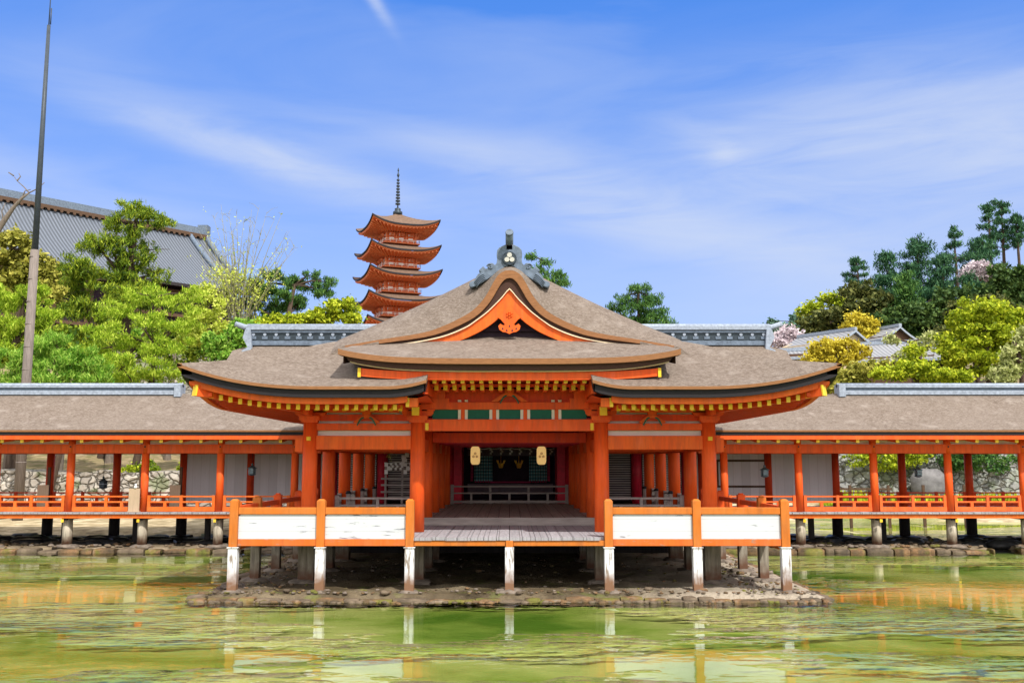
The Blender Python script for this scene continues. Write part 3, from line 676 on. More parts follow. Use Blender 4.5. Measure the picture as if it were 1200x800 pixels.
# back railing and side railings of bare grey wood
def greyrail(p0, p1, z, n, parent, mid=True, hgt=.60):
    p0, p1 = Vector(p0), Vector(p1); d = (p1-p0); b = MB(); u = d.normalized()
    for zz, hh in ((hgt, .055), (hgt*.62, .05), (.08, .09)): b.beam((p0.x, p0.y, z+zz), (p1.x, p1.y, z+zz), .06, hh)
    for i in range(n+1):
        p = p0+d*i/n; e = i in (0, n); top = hgt+.03 if i % 2 == 0 else hgt*.62
        b.box(p.x-(.055 if e else .04), p.x+(.055 if e else .04), p.y-.05, p.y+.05, z+.005, z+top+(.04 if e else 0))
    return b.build('railing', M['greywood_h'], parent)
greyrail((-2.05, 34.9, 0), (2.05, 34.9, 0), ZF, 6, hp, hgt=.62)
for sx in (-1, 1):
    greyrail((sx*2.50, 26.75, 0), (sx*4.72, 26.75, 0), ZF, 4, hp, hgt=.50)
    for y0, y1 in zip(CY[1:-1], CY[2:]): greyrail((sx*5.05, y0+.25, 0), (sx*5.05, y1-.25, 0), ZF, 4, hp, hgt=.5)
    for y in CY[1:4]:
        b = MB(); b.cyl((sx*4.45, y+.3, ZF), (sx*4.45, y+.3, ZF+.62), .06, .06, 10, 0); b.cyl((sx*4.45, y+.3, ZF+.62), (sx*4.45, y+.3, ZF+.70), .085, .05, 10, 1); b.build('rail_post', [M['greywood'], M['iron']], hp)

# ---- roof surfaces
FD = np.array([0, .6, 1.3, 2.0, 2.7, 3.4, 4.05, 5.2, 6.4, 7.0, 7.3, 7.5]); FZ = np.array([4.74, 4.97, 5.26, 5.62, 6.0, 6.30, 6.58, 7.12, 7.70, 8.0, 8.12, 8.16])
def f(d): return float(np.interp(d, FD, FZ))
EX, EY0, EY1 = 7.52, 21.7, 33.0
def corner_lift(s):    # s = distance along the eave from the corner
    return .52*max(0, 1-s/3.2)**2.3
def skirt_pt(side, s, d):
    """side 'F' front (s = X), 'L'/'R' sides (s = Y)"""
    if side == 'F':
        X = s*(EX-d)/EX if abs(s) > 4.2 else s; X = s if abs(s) <= 4.2 else math.copysign(4.2+(abs(s)-4.2)*((EX-d)-4.2)/(EX-4.2), s)
        z = f(d)+corner_lift(EX-abs(s))*max(0, 1-d/3)**1.2
        ci = max(0, 1-(abs(X)-1.9)/.9); z += .14*ci**2*(1-d/3.2)
        return (X, EY0+d, z)
    sg = -1 if side == 'L' else 1
    Y = s if s > EY0+3.3 else (EY0+d)+(s-EY0)*(3.3-d)/3.3
    z = f(d)+corner_lift(s-EY0)*max(0, 1-d/3)**1.2
    return (sg*(EX-d), Y, z)
ds = [0, .3, .6, 1, 1.4, 1.8, 2.2, 2.6, 3.0]
def frange(a, b_, n): return [a+(b_-a)*i/n for i in range(n+1)]
for sg in (-1, 1):
    ss = [sg*x for x in frange(1.88, EX, 34)]
    b = MB()
    b.grid([[skirt_pt('F', s_, d) for s_ in ss] for d in ds])
    sy = frange(EY0, EY0+3.3, 12)+frange(25.4, EY1, 10)
    b.grid([[skirt_pt('L' if sg < 0 else 'R', s_, d) for s_ in sy] for d in ds])
    skirt_o = b.build('lower_roof', M['bark'], hp)
    # eave edge: trimmed brown bark, black layer, orange fascia
    def edge(d0, dz0, dz1, mat, nm, th=.10, lim=0):
        b = MB()
        A, B = [], []
        for s_ in ss:
            p = skirt_pt('F', s_, 0); X = math.copysign(min(abs(p[0]), EX-d0) if abs(s_) > 2.3 else max(abs(p[0]), 1.88+lim), s_)
            A.append((X, EY0+d0, p[2]+dz0)); B.append((X, EY0+d0, p[2]+dz1))
        b.ribbon(A, B, (0, th, 0)); b.grid([A, [(p[0]*(1-.0), p[1]+.35, p[2]+.1) for p in A]], 0, False) if False else None
        A, B = [], []
        for s_ in sy:
            p = skirt_pt('L' if sg < 0 else 'R', s_, 0)
            A.append((sg*(EX-d0), max(p[1], EY0+d0), p[2]+dz0)); B.append((sg*(EX-d0), max(p[1], EY0+d0), p[2]+dz1))
        b.ribbon(A, B, (-sg*th, 0, 0))
        return b.build(nm, mat, skirt_o)
    edge(0.0, .003, -.068, M['brownedge'], 'bark_edge', .11)
    edge(.08, -.069, -.245, M['black'], 'black_layer', .24, .05)
    edge(.22, -.246, -.385, M['barge'], 'eave_fascia', .12, .45)
    # inner end cap of the lower roof
    b = MB(); A = [(sg*1.885, EY0+d, skirt_pt('F', sg*1.88, d)[2]) for d in ds]; B = [(p[0], p[1], p[2]-.11) for p in A]; D = [(p[0]+sg*.05, p[1]+.08, p[2]-.26) for p in B]
    b.grid([A, B], 0, False); b.grid([B, D], 1, False); b.build('end_cap', [M['brownedge'], M['black']], skirt_o)
    # soffit: orange underside with ribs, front and side
    b = MB()
    rows = [[(math.copysign(max(1.95, abs(skirt_pt('F', s_, 0)[0])-(0 if abs(s_) < 4.9 else 0)), s_)*(1 if abs(s_) < 4.9 else 1), 0, 0) for s_ in ss]]
    fr, bk = [], []
    for s_ in ss:
        p = skirt_pt('F', s_, 0); X = min(abs(p[0]), EX-.38)
        fr.append((sg*X, EY0+.38, p[2]-.32)); Xb = min(X, 4.95+(X-4.95)*.0 if X > 4.95 else X); bk.append((sg*Xb, 24.1, 4.50))
    b.grid([fr, bk], 0, True)
    fr, bk = [], []
    for s_ in sy:
        p = skirt_pt('L' if sg < 0 else 'R', s_, 0); Y = max(p[1], EY0+.38); fr.append((sg*(EX-.38), Y, p[2]-.32)); bk.append((sg*4.95, max(Y, 24.1), 4.50))
    b.grid([fr, bk], 0, True)
    for i in range(44):      # side ribs
        Y = 22.4+i*.24; p = skirt_pt('R', EY0+max(.0, (Y-EY0)), 0); zz = 4.74+corner_lift(Y-EY0)-.40
        xin = 4.95 if Y > 24.1 else 4.95+(24.1-Y)*1.0
        b.beam((sg*xin, Y, 4.40 if Y > 24.1 else lerp(4.40, zz, (xin-4.95)/2.1)), (sg*7.02, Y, zz+.02), .09, .09)
    b.build('soffit', M['verm_shade'], skirt_o)
    # wall plate along the side and front
    b = MB(); b.box(*sorted((sg*4.87, sg*5.03)), 24.22, 33, 4.22, 4.40); b.box(*sorted((sg*2.75, sg*5.0)), 24.0, 24.15, 4.27, 4.42); b.build('wall_plate', M['verm'], hp)
    # hip rafter
    b = MB(); b.beam((sg*5.0, 24.05, 4.36), (sg*7.14, 21.92, 4.72-.06), .16, .24, 0); b.beam((sg*7.14, 21.92, 4.66), (sg*7.165, 21.895, 4.665), .17, .25, 1); b.build('hip_rafter', [M['verm'], M['yellow']], hp)
    b = MB(); b.box(*sorted((sg*2.36, sg*2.10)), 22.06, 22.3, 4.30, 4.50, 0); b.box(*sorted((sg*2.37, sg*2.29)), 22.04, 22.058, 4.295, 4.505, 1); b.build('fascia_end', [M['barge'], M['yellow']], hp)
    # rafters with yellow ends (two rows)
    for i in range(20):
        px = 463-11.35*i; X = sg*abs(XY(px, 476, 22.15)); s_ = EX-abs(X); lift = corner_lift(max(0, s_-.05))*.85
        z = 4.74+lift-.448
        b = MB(); yb = 24.0 if abs(X) < 4.9 else 24.0-(abs(X)-4.9); zb2 = lerp(z, 4.44, (yb-22.15)/1.9)
        b.beam((X, 22.155, z), (X, yb, zb2+.02), .085, .095, 0); b.beam((X, 22.13, z), (X, 22.153, z), .09, .125, 1)
        b.build('flying_rafter', [M['verm'], M['yellow']], hp)
    for i in range(15):
        px = 469-10.9*i; X = sg*abs(XY(px, 478, 22.95)); z = 4.315+(.06*max(0, abs(X)-4.3)**1.5)
        b = MB(); yb = 24.0; b.beam((X, 22.955, z), (X, yb, 4.40), .09, .10, 0); b.beam((X, 22.93, z), (X, 22.953, z), .10, .13, 1)
        b.build('rafter', [M['verm'], M['yellow']], hp)
# main gabled roof with rolled verge
def cpts(lst, Y): return [W(CX+dx, y, Y) for dx, y in lst]
def smooth(pts, n=6):
    """Catmull-Rom through 3D points"""
    P = [pts[0]*2-pts[1]]+list(pts)+[pts[-1]*2-pts[-2]]; out = []
    for i in range(1, len(P)-2):
        for k in range(n):
            t = k/n; a, b_, c, d = P[i-1], P[i], P[i+1], P[i+2]
            out.append(.5*((2*b_)+(c-a)*t+(2*a-5*b_+4*c-d)*t*t+(3*b_-3*c+d-a)*t**3))
    out.append(pts[-1]); return out
YV = 23.9
v0 = cpts([(0,316.5),(6,317.5),(13,322),(19,331),(28,347),(39,360),(53,370),(78,382),(103,390),(153,398),(193,405)], YV)
v0 += [Vector((4.34, 23.86, 5.80)), Vector((4.62, 23.8, 5.52))]
pb = [Vector((x*1.024 if x < 4.9 else x, 25.6, 3.05+(z-3.05)*1.024 if x < 4.9 else z)) for x, z in ((0,8.16),(.15,8.14),(.35,8.06),(.6,7.95),(.9,7.82),(1.15,7.70),(1.55,7.50),(2.2,7.18),(2.8,6.9),(3.6,6.53),(4.4,6.18),(5.0,5.86),(5.3,5.62))]
def body_row(t):       # t 0 at the verge, 1 at the full profile
    r = []
    k = t**.62 if t < 1 else 1; kk = math.sin(min(1, t)*math.pi/2)**.9
    for a, c in zip(v0, pb): r.append(Vector((lerp(a.x, c.x, kk), lerp(a.y, 25.6, t), lerp(a.z, c.z, kk))))
    return smooth(r, 4)
b = MB(); rows = []
for t in (0, .04, .1, .2, .32, .46, .62, .8, 1.0):
    hr = body_row(t); rows.append([Vector((-p.x, p.y, p.z)) for p in hr[::-1]]+hr[1:])
for y in (27, 30, 33, 36, 38.5): rows.append([Vector((p.x, y, p.z)) for p in rows[8]])
b.grid(rows)
for sg in (-1, 1):
    ed = [Vector((sg*p.x, p.y, p.z)) for p in body_row(0) if p.x > 3.2]
    b.grid([[p+Vector((0, .03*k_/3, 0)) if k_ == 0 else Vector((p.x, p.y-.22*(k_/3)**2, lerp(p.z, 5.25, k_/3))) for p in ed] for k_ in range(4)])
body = b.build('main_roof', M['bark'], hp)
def mirror(c): return [Vector((-p.x, p.y, p.z)) for p in c[::-1]]+list(c[1:])
def vcurve(lst, Y, n=6): return mirror(smooth(cpts(lst, Y), n))
V0 = [(0,316.5),(6,317.5),(13,322),(19,331),(28,347),(39,360),(53,370),(78,382),(103,390),(153,398),(193,405)]
V1 = [(0,325.5),(4,326.5),(9,331),(14,339),(22.5,353),(34,366),(48.5,376),(75,388),(102,395.3),(153,402.5),(193,409)]
V2 = [(0,337.5),(3.5,341),(7.5,346),(12,351),(19,358),(27,365.5),(39,374.5),(52,383),(77,393),(110,400),(150,405)]
V3 = [(0,362),(3,364.5),(6.5,367.5),(10,370.5),(15.5,375),(21,379.5),(30,385.5),(40,391),(60,399.5),(90,408),(120,412)]
b = MB(); b.ribbon(vcurve(V0, YV-.004), vcurve(V1, YV-.004), (0, .30, 0)); b.build('bark_edge', M['brownedge'], body)
b = MB(); b.ribbon(vcurve(V1, YV+.07), vcurve(V2, YV+.07), (0, .30, 0)); b.build('dark_layer', M['darkbark'], body)
V2b = [(x, y+1.4) for x, y in V2]
b = MB(); b.ribbon(vcurve(V2, YV+.05), vcurve(V2b, YV+.05), (0, .14, 0)); b.build('cream_line', M['cream'], body)
b = MB(); b.ribbon(vcurve(V2b, YV+.12), vcurve(V3, YV+.12), (0, .12, 0)); bb = b.build('bargeboard', M['barge'], body)
b = MB(); gz = ZY(392, 24.450); b.prism([(-1.6, gz-.5), (1.6, gz-.5), (1.5, gz+.1), (0, ZY(345, 24.450)), (-1.5, gz+.1)], 24.450, 24.510); b.build('gable_wall', simple('dark_violet_boards', (.06, .035, .06), .2, 8), body)
b = MB(); b.box(-1.1, 1.1, 24.300, 24.430, ZY(388.5, 24.350), ZY(384.5, 24.350)); b.build('gable_beam', M['darkroom'], body)
# gable pendant
u_ = YV/FPX*1.0
def PX(x, y, Y=YV): return (XY(x, y, Y), ZY(y, Y))
half = [(0,358),(6,363),(9,368),(14,371.5),(10,374),(7.5,377),(5,380),(7.5,381),(10.5,379),(13,381.5),(12,385.5),(8,388.5),(4,389),(0,391)]
pts = [PX(CX+a, y) for a, y in half]+[PX(CX-a, y) for a, y in half[-2:0:-1]]
b = MB(); b.prism(pts, YV+.03, YV+.115); ge = b.build('gable_pendant', M['barge'], body)
b = MB()
cz = ZY(368.5, YV)
for k_ in range(6):
    t = k_*math.pi/3; b.lathe([(.0, 0)]*0+[(.026,-.0),(.026,.02)], (0,0,0), 4) if False else None
    b.cyl((.065*math.sin(t), YV+.028, cz+.065*math.cos(t)), (.065*math.sin(t), YV+.0, cz+.065*math.cos(t)), .03, .022, 8)
b.cyl((0, YV+.028, cz), (0, YV-.02, cz), .035, .02, 10); b.build('flower_boss', M['barge'], ge)
b = MB()
for dx, y in ((-8,384.5),(8,384.5),(0,381.5),(-3.2,386.5),(3.2,386.5)): x_, z_ = PX(CX+dx, y); b.prism([(x_-.025, z_-.03), (x_+.025, z_-.03), (x_, z_+.035)], YV+.026, YV+.029)
b.build('pierced_hole', M['darkroom'], ge)
# ridge with end ornament
b = MB(); b.box(-.20, .20, 24.650, 38.5, 8.15, 8.52); b.cyl((0, 24.650, 8.54), (0, 38.5, 8.54), .15, .15, 12); b.build('ridge', M['bluegrey'], body)
og = [(290,135),(262,133),(243,142),(228,150),(216,165),(213,190),(216,215),(213,240),(203,252),(190,240),(172,240),(158,252),(160,270),(150,275),(134,258),(122,270),(108,283),(122,296),(105,303),(92,322),(84,342),(68,346),(52,356),(52,374),(64,384),(84,377),(120,360),(160,335),(205,305),(240,280),(262,262),(290,256)]
def OG(x, y): return (XY(540+x/5+.6, 260+y/5, 24.250), ZY(260+y/5, 24.250)-.0)
L_ = [OG(x, y) for x, y in og]; Lx0 = OG(288, 200)[0]
pts = [(x-Lx0, z) for x, z in L_]+[(-(x-Lx0), z) for x, z in L_[::-1][1:-1]]
b = MB(); b.prism(pts, 24.250, 24.570); orn = b.build('ridge_end_ornament', M['bluegrey'], body, .015)
b = MB()
for sx in (-1, 1):       # carved scroll lines on the wings
    for (cx_, cz_, rr) in ((115, 262, 20), (108, 268, 11), (50, 300, 16)):
        x0, z0 = OG(288+sx*cx_, cz_)[0]-Lx0, OG(0, cz_)[1]; rr *= .0041
        P_ = [(x0+sx*rr*math.cos(a*.5)*(1-a*.05), 24.235, z0+rr*math.sin(a*.5)*(1-a*.05)) for a in range(0, 14)]; b = MB(); b.tube(P_, [.014]*len(P_), 5); b.build('carved_scroll', M['bluegrey'], orn)
    for k_ in range(4):
        P_ = [(sx*(OG(288+150+a*18-k_*4, 0)[0]-Lx0), 24.235, OG(0, 305+a*a*4.5+k_*9+a*4)[1]) for a in range(4)]; b = MB(); b.tube(P_, [.012]*4, 5); b.build('carved_line', M['bluegrey'], orn)
b = MB(); cz = ZY(260+210/5, 24.150); b.cyl((0, 24.250, cz), (0, 24.190, cz), .185, .175, 26, 0)
for a in (90, 210, 330): b.cyl((.075*math.cos(R(a)), 24.190, cz+.078*math.sin(R(a))), (.075*math.cos(R(a)), 24.165, cz+.078*math.sin(R(a))), .068, .06, 14, 1)
b.build('crest', [M['darkbronze'], M['crest']], orn)
b = MB(); b.cyl((0, 24.650, ZY(288, 24.450)-.1), (0, 23.900, ZY(273.5, 24)), .10, .10, 18, 0); b.cyl((0, 23.902, ZY(273.5, 24)), (0, 23.880, ZY(273, 24)), .104, .095, 18, 1); b.box(-.075, .075, 24.250, 24.400, ZY(290, 24.250)-.05, ZY(280, 24.250), 2); b.build('ridge_end_horn', [M['bluegrey'], M['bluegrey'], M['brownwood']], orn)
# raised central front roof
E_ = [(0,420),(50,420),(100,419.3),(135,418),(160,415.8),(180,413),(192,410.8),(201,408.5)]
YP = 21.95
top = mirror(smooth(cpts(E_, YP), 4))
b = MB(); rows = []
for t in (0, .12, .3, .5, .75, 1.0):
    r = []
    for p in top:
        a = abs(p.x)/3.95; zt_ = 6.20-.20*a**2
        r.append(Vector((p.x*(1-.0*t), lerp(YP, 24.32, t), p.z+(zt_-p.z)*(t**1.15))))
    rows.append(r)
b.grid(rows)
for i in (0, -1):
    A = [r[i] for r in rows]; b.grid([A, [Vector((p.x*.99, p.y, p.z-.14)) for p in A]], 1, False)
    A2 = [Vector((p.x*.97, p.y+.05, p.z-.14)) for p in A]; b.grid([A2, [Vector((p.x, p.y, p.z-.20)) for p in A2]], 2, False)
pent = b.build('front_roof', [M['bark'], M['brownedge'], M['darkbark']], hp)
def off(c, dy, dz, sxk=1.0): return [Vector((p.x*sxk, p.y+dy, p.z+dz)) for p in c]
b = MB(); b.ribbon(off(top, -.004, .004), off(top, -.004, -.125), (0, .4, 0)); b.build('bark_edge', M['brownedge'], pent)
b = MB(); b.ribbon(off(top, .10, -.126, .965), off(top, .10, -.265, .94), (0, .3, 0)); b.build('dark_layer', M['darkbark'], pent)
b = MB(); b.ribbon(off(top, .16, -.266, .935), off(top, .16, -.288, .935), (0, .2, 0)); b.build('cream_line', M['cream'], pent)
lowt = [Vector((p.x*.89, p.y, lerp(p.z, top[len(top)//2].z, .55))) for p in top]
b = MB(); b.ribbon(off(lowt, .24, -.289), off(lowt, .24, -.47), (0, .12, 0)); b.build('eave_fascia', M['verm'], pent)
for sx in (-1, 1):
    b = MB(); b.box(*sorted((sx*3.50, sx*3.43)), 22.15, 22.185, 4.99, 5.20, 0); b.build('fascia_end', M['yellow'], pent)
b = MB(); b.grid([off(lowt, .36, -.40), [Vector((p.x*.95, 24.1, 4.90)) for p in lowt]], 0, True); b.build('soffit', M['verm_shade'], pent)
for i in range(17):
    X = (i-8)*XY(CX+10.98, 446, 22.35)
    z = ZY(446, 22.35); b = MB(); b.beam((X, 22.355, z), (X, 23.9, z+.0), .085, .10, 0); b.beam((X, 22.33, z), (X, 22.353, z), .09, .115, 1); b.build('flying_rafter', [M['verm'], M['yellow']], hp)
    X = (i-8)*XY(CX+10.7, 454, 23.05); z = ZY(454, 23.05)
    b = MB(); b.beam((X, 23.055, z), (X, 24.05, z+.02), .09, .11, 0); b.beam((X, 23.03, z), (X, 23.053, z), .095, .125, 1); b.build('rafter', [M['verm'], M['yellow']], hp)
b = MB(); b.box(-2.2, 2.2, 23.1, 23.9, 4.885, 4.91); b.build('rafter_board', M['verm_shade'], hp)
# side walls under the central roof, above the lower roof
for sx in (-1, 1):
    b = MB(); b.prism([(sx*1.95, 4.62), (sx*3.6, 4.68), (sx*3.6, 5.2), (sx*1.95, 5.2)], 23.2, 23.26); b.build('side_board', M['verm'], hp)
    b = MB(); b.box(*sorted((sx*1.9, sx*2.02)), 22.4, 24.1, 4.62, 4.95); b.build('side_board', M['verm'], hp)

# ------------------------------------------------------------------ hall behind the pavilion (haiden)
hh = thing('shrine_hall', 'long dark shrine hall behind the pavilion with bark roof and grey tiled ridge', 'shrine hall', (0, 38.2, 0))
YR = 41.5; rl = XY(288, 395, YR); rr_ = XY(903, 395, YR)
b = MB(); z0, z1 = ZY(405, YR), ZY(381.5, YR); hr_ = z1-z0
xa, xb = XY(293, 395, YR), XY(899, 395, YR)
b.box(xa, xb, YR-.22, YR+.22, z0, z0+hr_*.22); b.box(xa, xb, YR-.16, YR+.16, z0+hr_*.22, z0+hr_*.62, 1); b.box(xa, xb, YR-.24, YR+.24, z0+hr_*.62, z0+hr_*.76); b.box(xa-.1, xb+.1, YR-.30, YR+.30, z0+hr_*.76, z1-.06, 2)
b.cyl((xa-.1, YR, z1-.08), (xb+.1, YR, z1-.08), .16, .16, 10, 2)
n_ = 46
for i in range(n_):
    X = lerp(xa+.2, xb-.2, i/(n_-1)); b.box(X-.12, X+.12, YR-.20, YR-.15, z0+hr_*.30, z0+hr_*.44, 0); b.cyl((X, YR-.16, z0+hr_*.53), (X, YR-.21, z0+hr_*.53), .07, .07, 8, 2)
rdg = b.build('ridge', [M['bluegrey'], M['darkbronze'], M['tilewhite']], hh)
for sx, X in ((-1, xa), (1, xb)):
    b = MB(); b.tube([(X, YR, z1-.10), (X+sx*.25, YR, z1-.06), (X+sx*.65, YR-.0, z1+.08)], [.13, .12, .11], 10, 1)
    pts = [(X, z0-.1), (X+sx*.25, z0-.25), (X+sx*.14, z0-.55), (X-sx*.05, z0-.45), (X-sx*.18, z0-.15), (X-sx*.1, z1-.2), (X+sx*.12, z1-.2), (X+sx*.22, z0+.3)]
    b.prism(pts, YR-.36, YR-.0, 0); b.build('ridge_end_ornament', [M['tilewhite'], M['tilewhite']], rdg)
b = MB(); rows = []
for t in (0, .1, .2, .35, .5, .7, 1):
    y = lerp(YR, 37.2, t); z = lerp(z0+.05, 6.3, t)-.30*math.sin(math.pi*t)
    rw = [(x_, y, z-(.0 if abs(x_) < 11.3 else .18*(abs(x_)-11.3)/.6+.1*(abs(x_)-11.3)**2)) for x_ in frange(-12.0, 12.0, 24)]; rows.append(rw)
b.grid(rows); rows2 = [[(p[0], 2*YR-p[1], p[2]) for p in r] for r in rows]; b.grid(rows2)
for i in (0, -1):
    A = [Vector(r[i]) for r in rows[::-1]]+[Vector(r[i]) for r in rows2[1:]]; b.grid([A, [p-Vector((0,0,.3)) for p in A]], 1, False)
A = [Vector(p) for p in rows[-1]]; b.grid([A, [p-Vector((0,0,.35)) for p in A]], 1, False)
b.build('roof', [M['bark'], M['brownedge']], hh)
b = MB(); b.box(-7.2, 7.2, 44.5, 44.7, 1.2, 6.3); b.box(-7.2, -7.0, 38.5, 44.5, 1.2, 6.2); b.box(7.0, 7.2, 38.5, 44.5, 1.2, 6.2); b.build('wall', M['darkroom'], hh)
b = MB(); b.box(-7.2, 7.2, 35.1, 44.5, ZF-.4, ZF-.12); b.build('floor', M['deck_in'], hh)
b = MB(); b.box(-7.2, 7.2, 38.0, 38.2, 3.9, 6.2); b.box(-2.2, 2.2, 37.8, 37.98, 3.72, 4.2, 1); b.box(-2.16, -1.85, 37.7, 39.4, ZF-.1, 3.72, 1); b.box(1.85, 2.16, 37.7, 39.4, ZF-.1, 3.72, 1); b.build('lintel', [M['darkroom'], M['redlac_glow']], hh)
for X in (-6.9, -4.95, -2.35, 2.35, 4.95, 6.9):
    b = MB(); b.cyl((X, 37.9, ZF-.1), (X, 37.9, 3.95), .20, .20, 16); b.build('column', M['redlac_glow'], hh)
# slatted shutters
for xa_, xb_ in ((-6.7, -5.2), (-4.72, -2.6), (2.6, 4.72), (5.2, 6.7)):
    b = MB(); b.box(xa_, xb_, 38.0, 38.03, 1.55, 3.9, 1)
    for i in range(26): b.box(xa_, xb_, 37.93, 37.999, 1.6+i*.09, 1.648+i*.09, 0)
    b.build('slatted_shutter', [M['greywood_h'], M['darkroom']], hh)
# dim inner sanctuary seen through the centre
YI = 39.6
def XI(px): return XY(px, 550, YI)
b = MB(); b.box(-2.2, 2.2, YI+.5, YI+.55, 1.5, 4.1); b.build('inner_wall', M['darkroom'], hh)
b = MB(); b.box(XI(548), XI(648), YI-.02, YI, ZY(578, YI), ZY(566.5, YI)); b.build('low_screen', simple('grey_violet_boards', (.16, .13, .16), .15, 7), hh)
b = MB(); b.box(XI(574), XI(621), YI-.05, YI-.025, ZY(565.5, YI), ZY(563.8, YI)); b.build('red_sill', M['pink'], hh)
for px0, px1, pe in ((556, 577, 553), (620, 641, 643)):
    b = MB(); xa_, xb_ = XI(px0), XI(px1); za, zb_ = ZY(564, YI), ZY(529, YI)
    b.box(xa_, xb_, YI, YI+.02, za, zb_, 0)
    for i in range(9): b.box(xa_, xb_, YI-.012, YI-.001, lerp(za, zb_, (i+.5)/9)-.012, lerp(za, zb_, (i+.5)/9)+.012, 1)
    for i in range(7): X = lerp(xa_, xb_, (i+.5)/7); b.box(X-.010, X+.010, YI-.02, YI-.013, za, zb_, 2)
    b.build('bamboo_blind', [M['teal'], simple('pale_teal_cord', (.5, .7, .7), .1), M['darkroom']], hh)
    for i in range(10): z_ = lerp(za, zb_, (i+.5)/10); b = MB(); b.box(XI(pe)-.05, XI(pe)+.05, YI-.01, YI+.01, z_-.05, z_+.05); b.build('crimson_tassel', M['pink'], hh)
    for i in range(7): X = lerp(xa_, xb_, (i+.5)/7); b = MB(); b.box(X-.035, X+.035, YI-.03, YI-.021, za-.04, za+.02); b.build('crimson_tassel', M['pink'], hh)
b = MB(); zc_ = ZY(526, 38.6); xl, xr = XY(548, 526, 38.6), XY(650, 526, 38.6)
b.box(xl, xr, 38.6, 38.63, ZY(534, 38.6), ZY(526, 38.6)); b.build('short_curtain', M['curtain'], hh)
# sacred rope with paper streamers in the doorway
sr = thing('sacred_rope', 'white rope hung with paper streamers across the dark doorway of the hall', 'rope', (0, 38.4, ZY(525, 38.4)))
b = MB(); zr = ZY(525, 38.4); N_ = 24
P_ = [(lerp(xl, xr, i/N_), 38.4, zr-.03*math.sin(math.pi*(i/N_*8 % 1))) for i in range(N_+1)]; b.tube(P_, [.022]*len(P_), 6); b.build('rope', M['paperw'], sr)
def shide(b, x, y, z, s_=1.0):
    for k_ in range(3): b.box(x+(k_%2)*.05*s_-.035*s_, x+(k_%2)*.05*s_+.035*s_, y-.004-k_*.004, y-.002-k_*.004, z-(k_+1)*.075*s_, z-k_*.07*s_)
for px in (562, 575, 587, 598, 609, 621, 633, 645):
    b = MB(); shide(b, XY(px, 526, 38.38), 38.38, zr-.01, 1.1); b.build('paper_streamer', M['paperw'], sr)

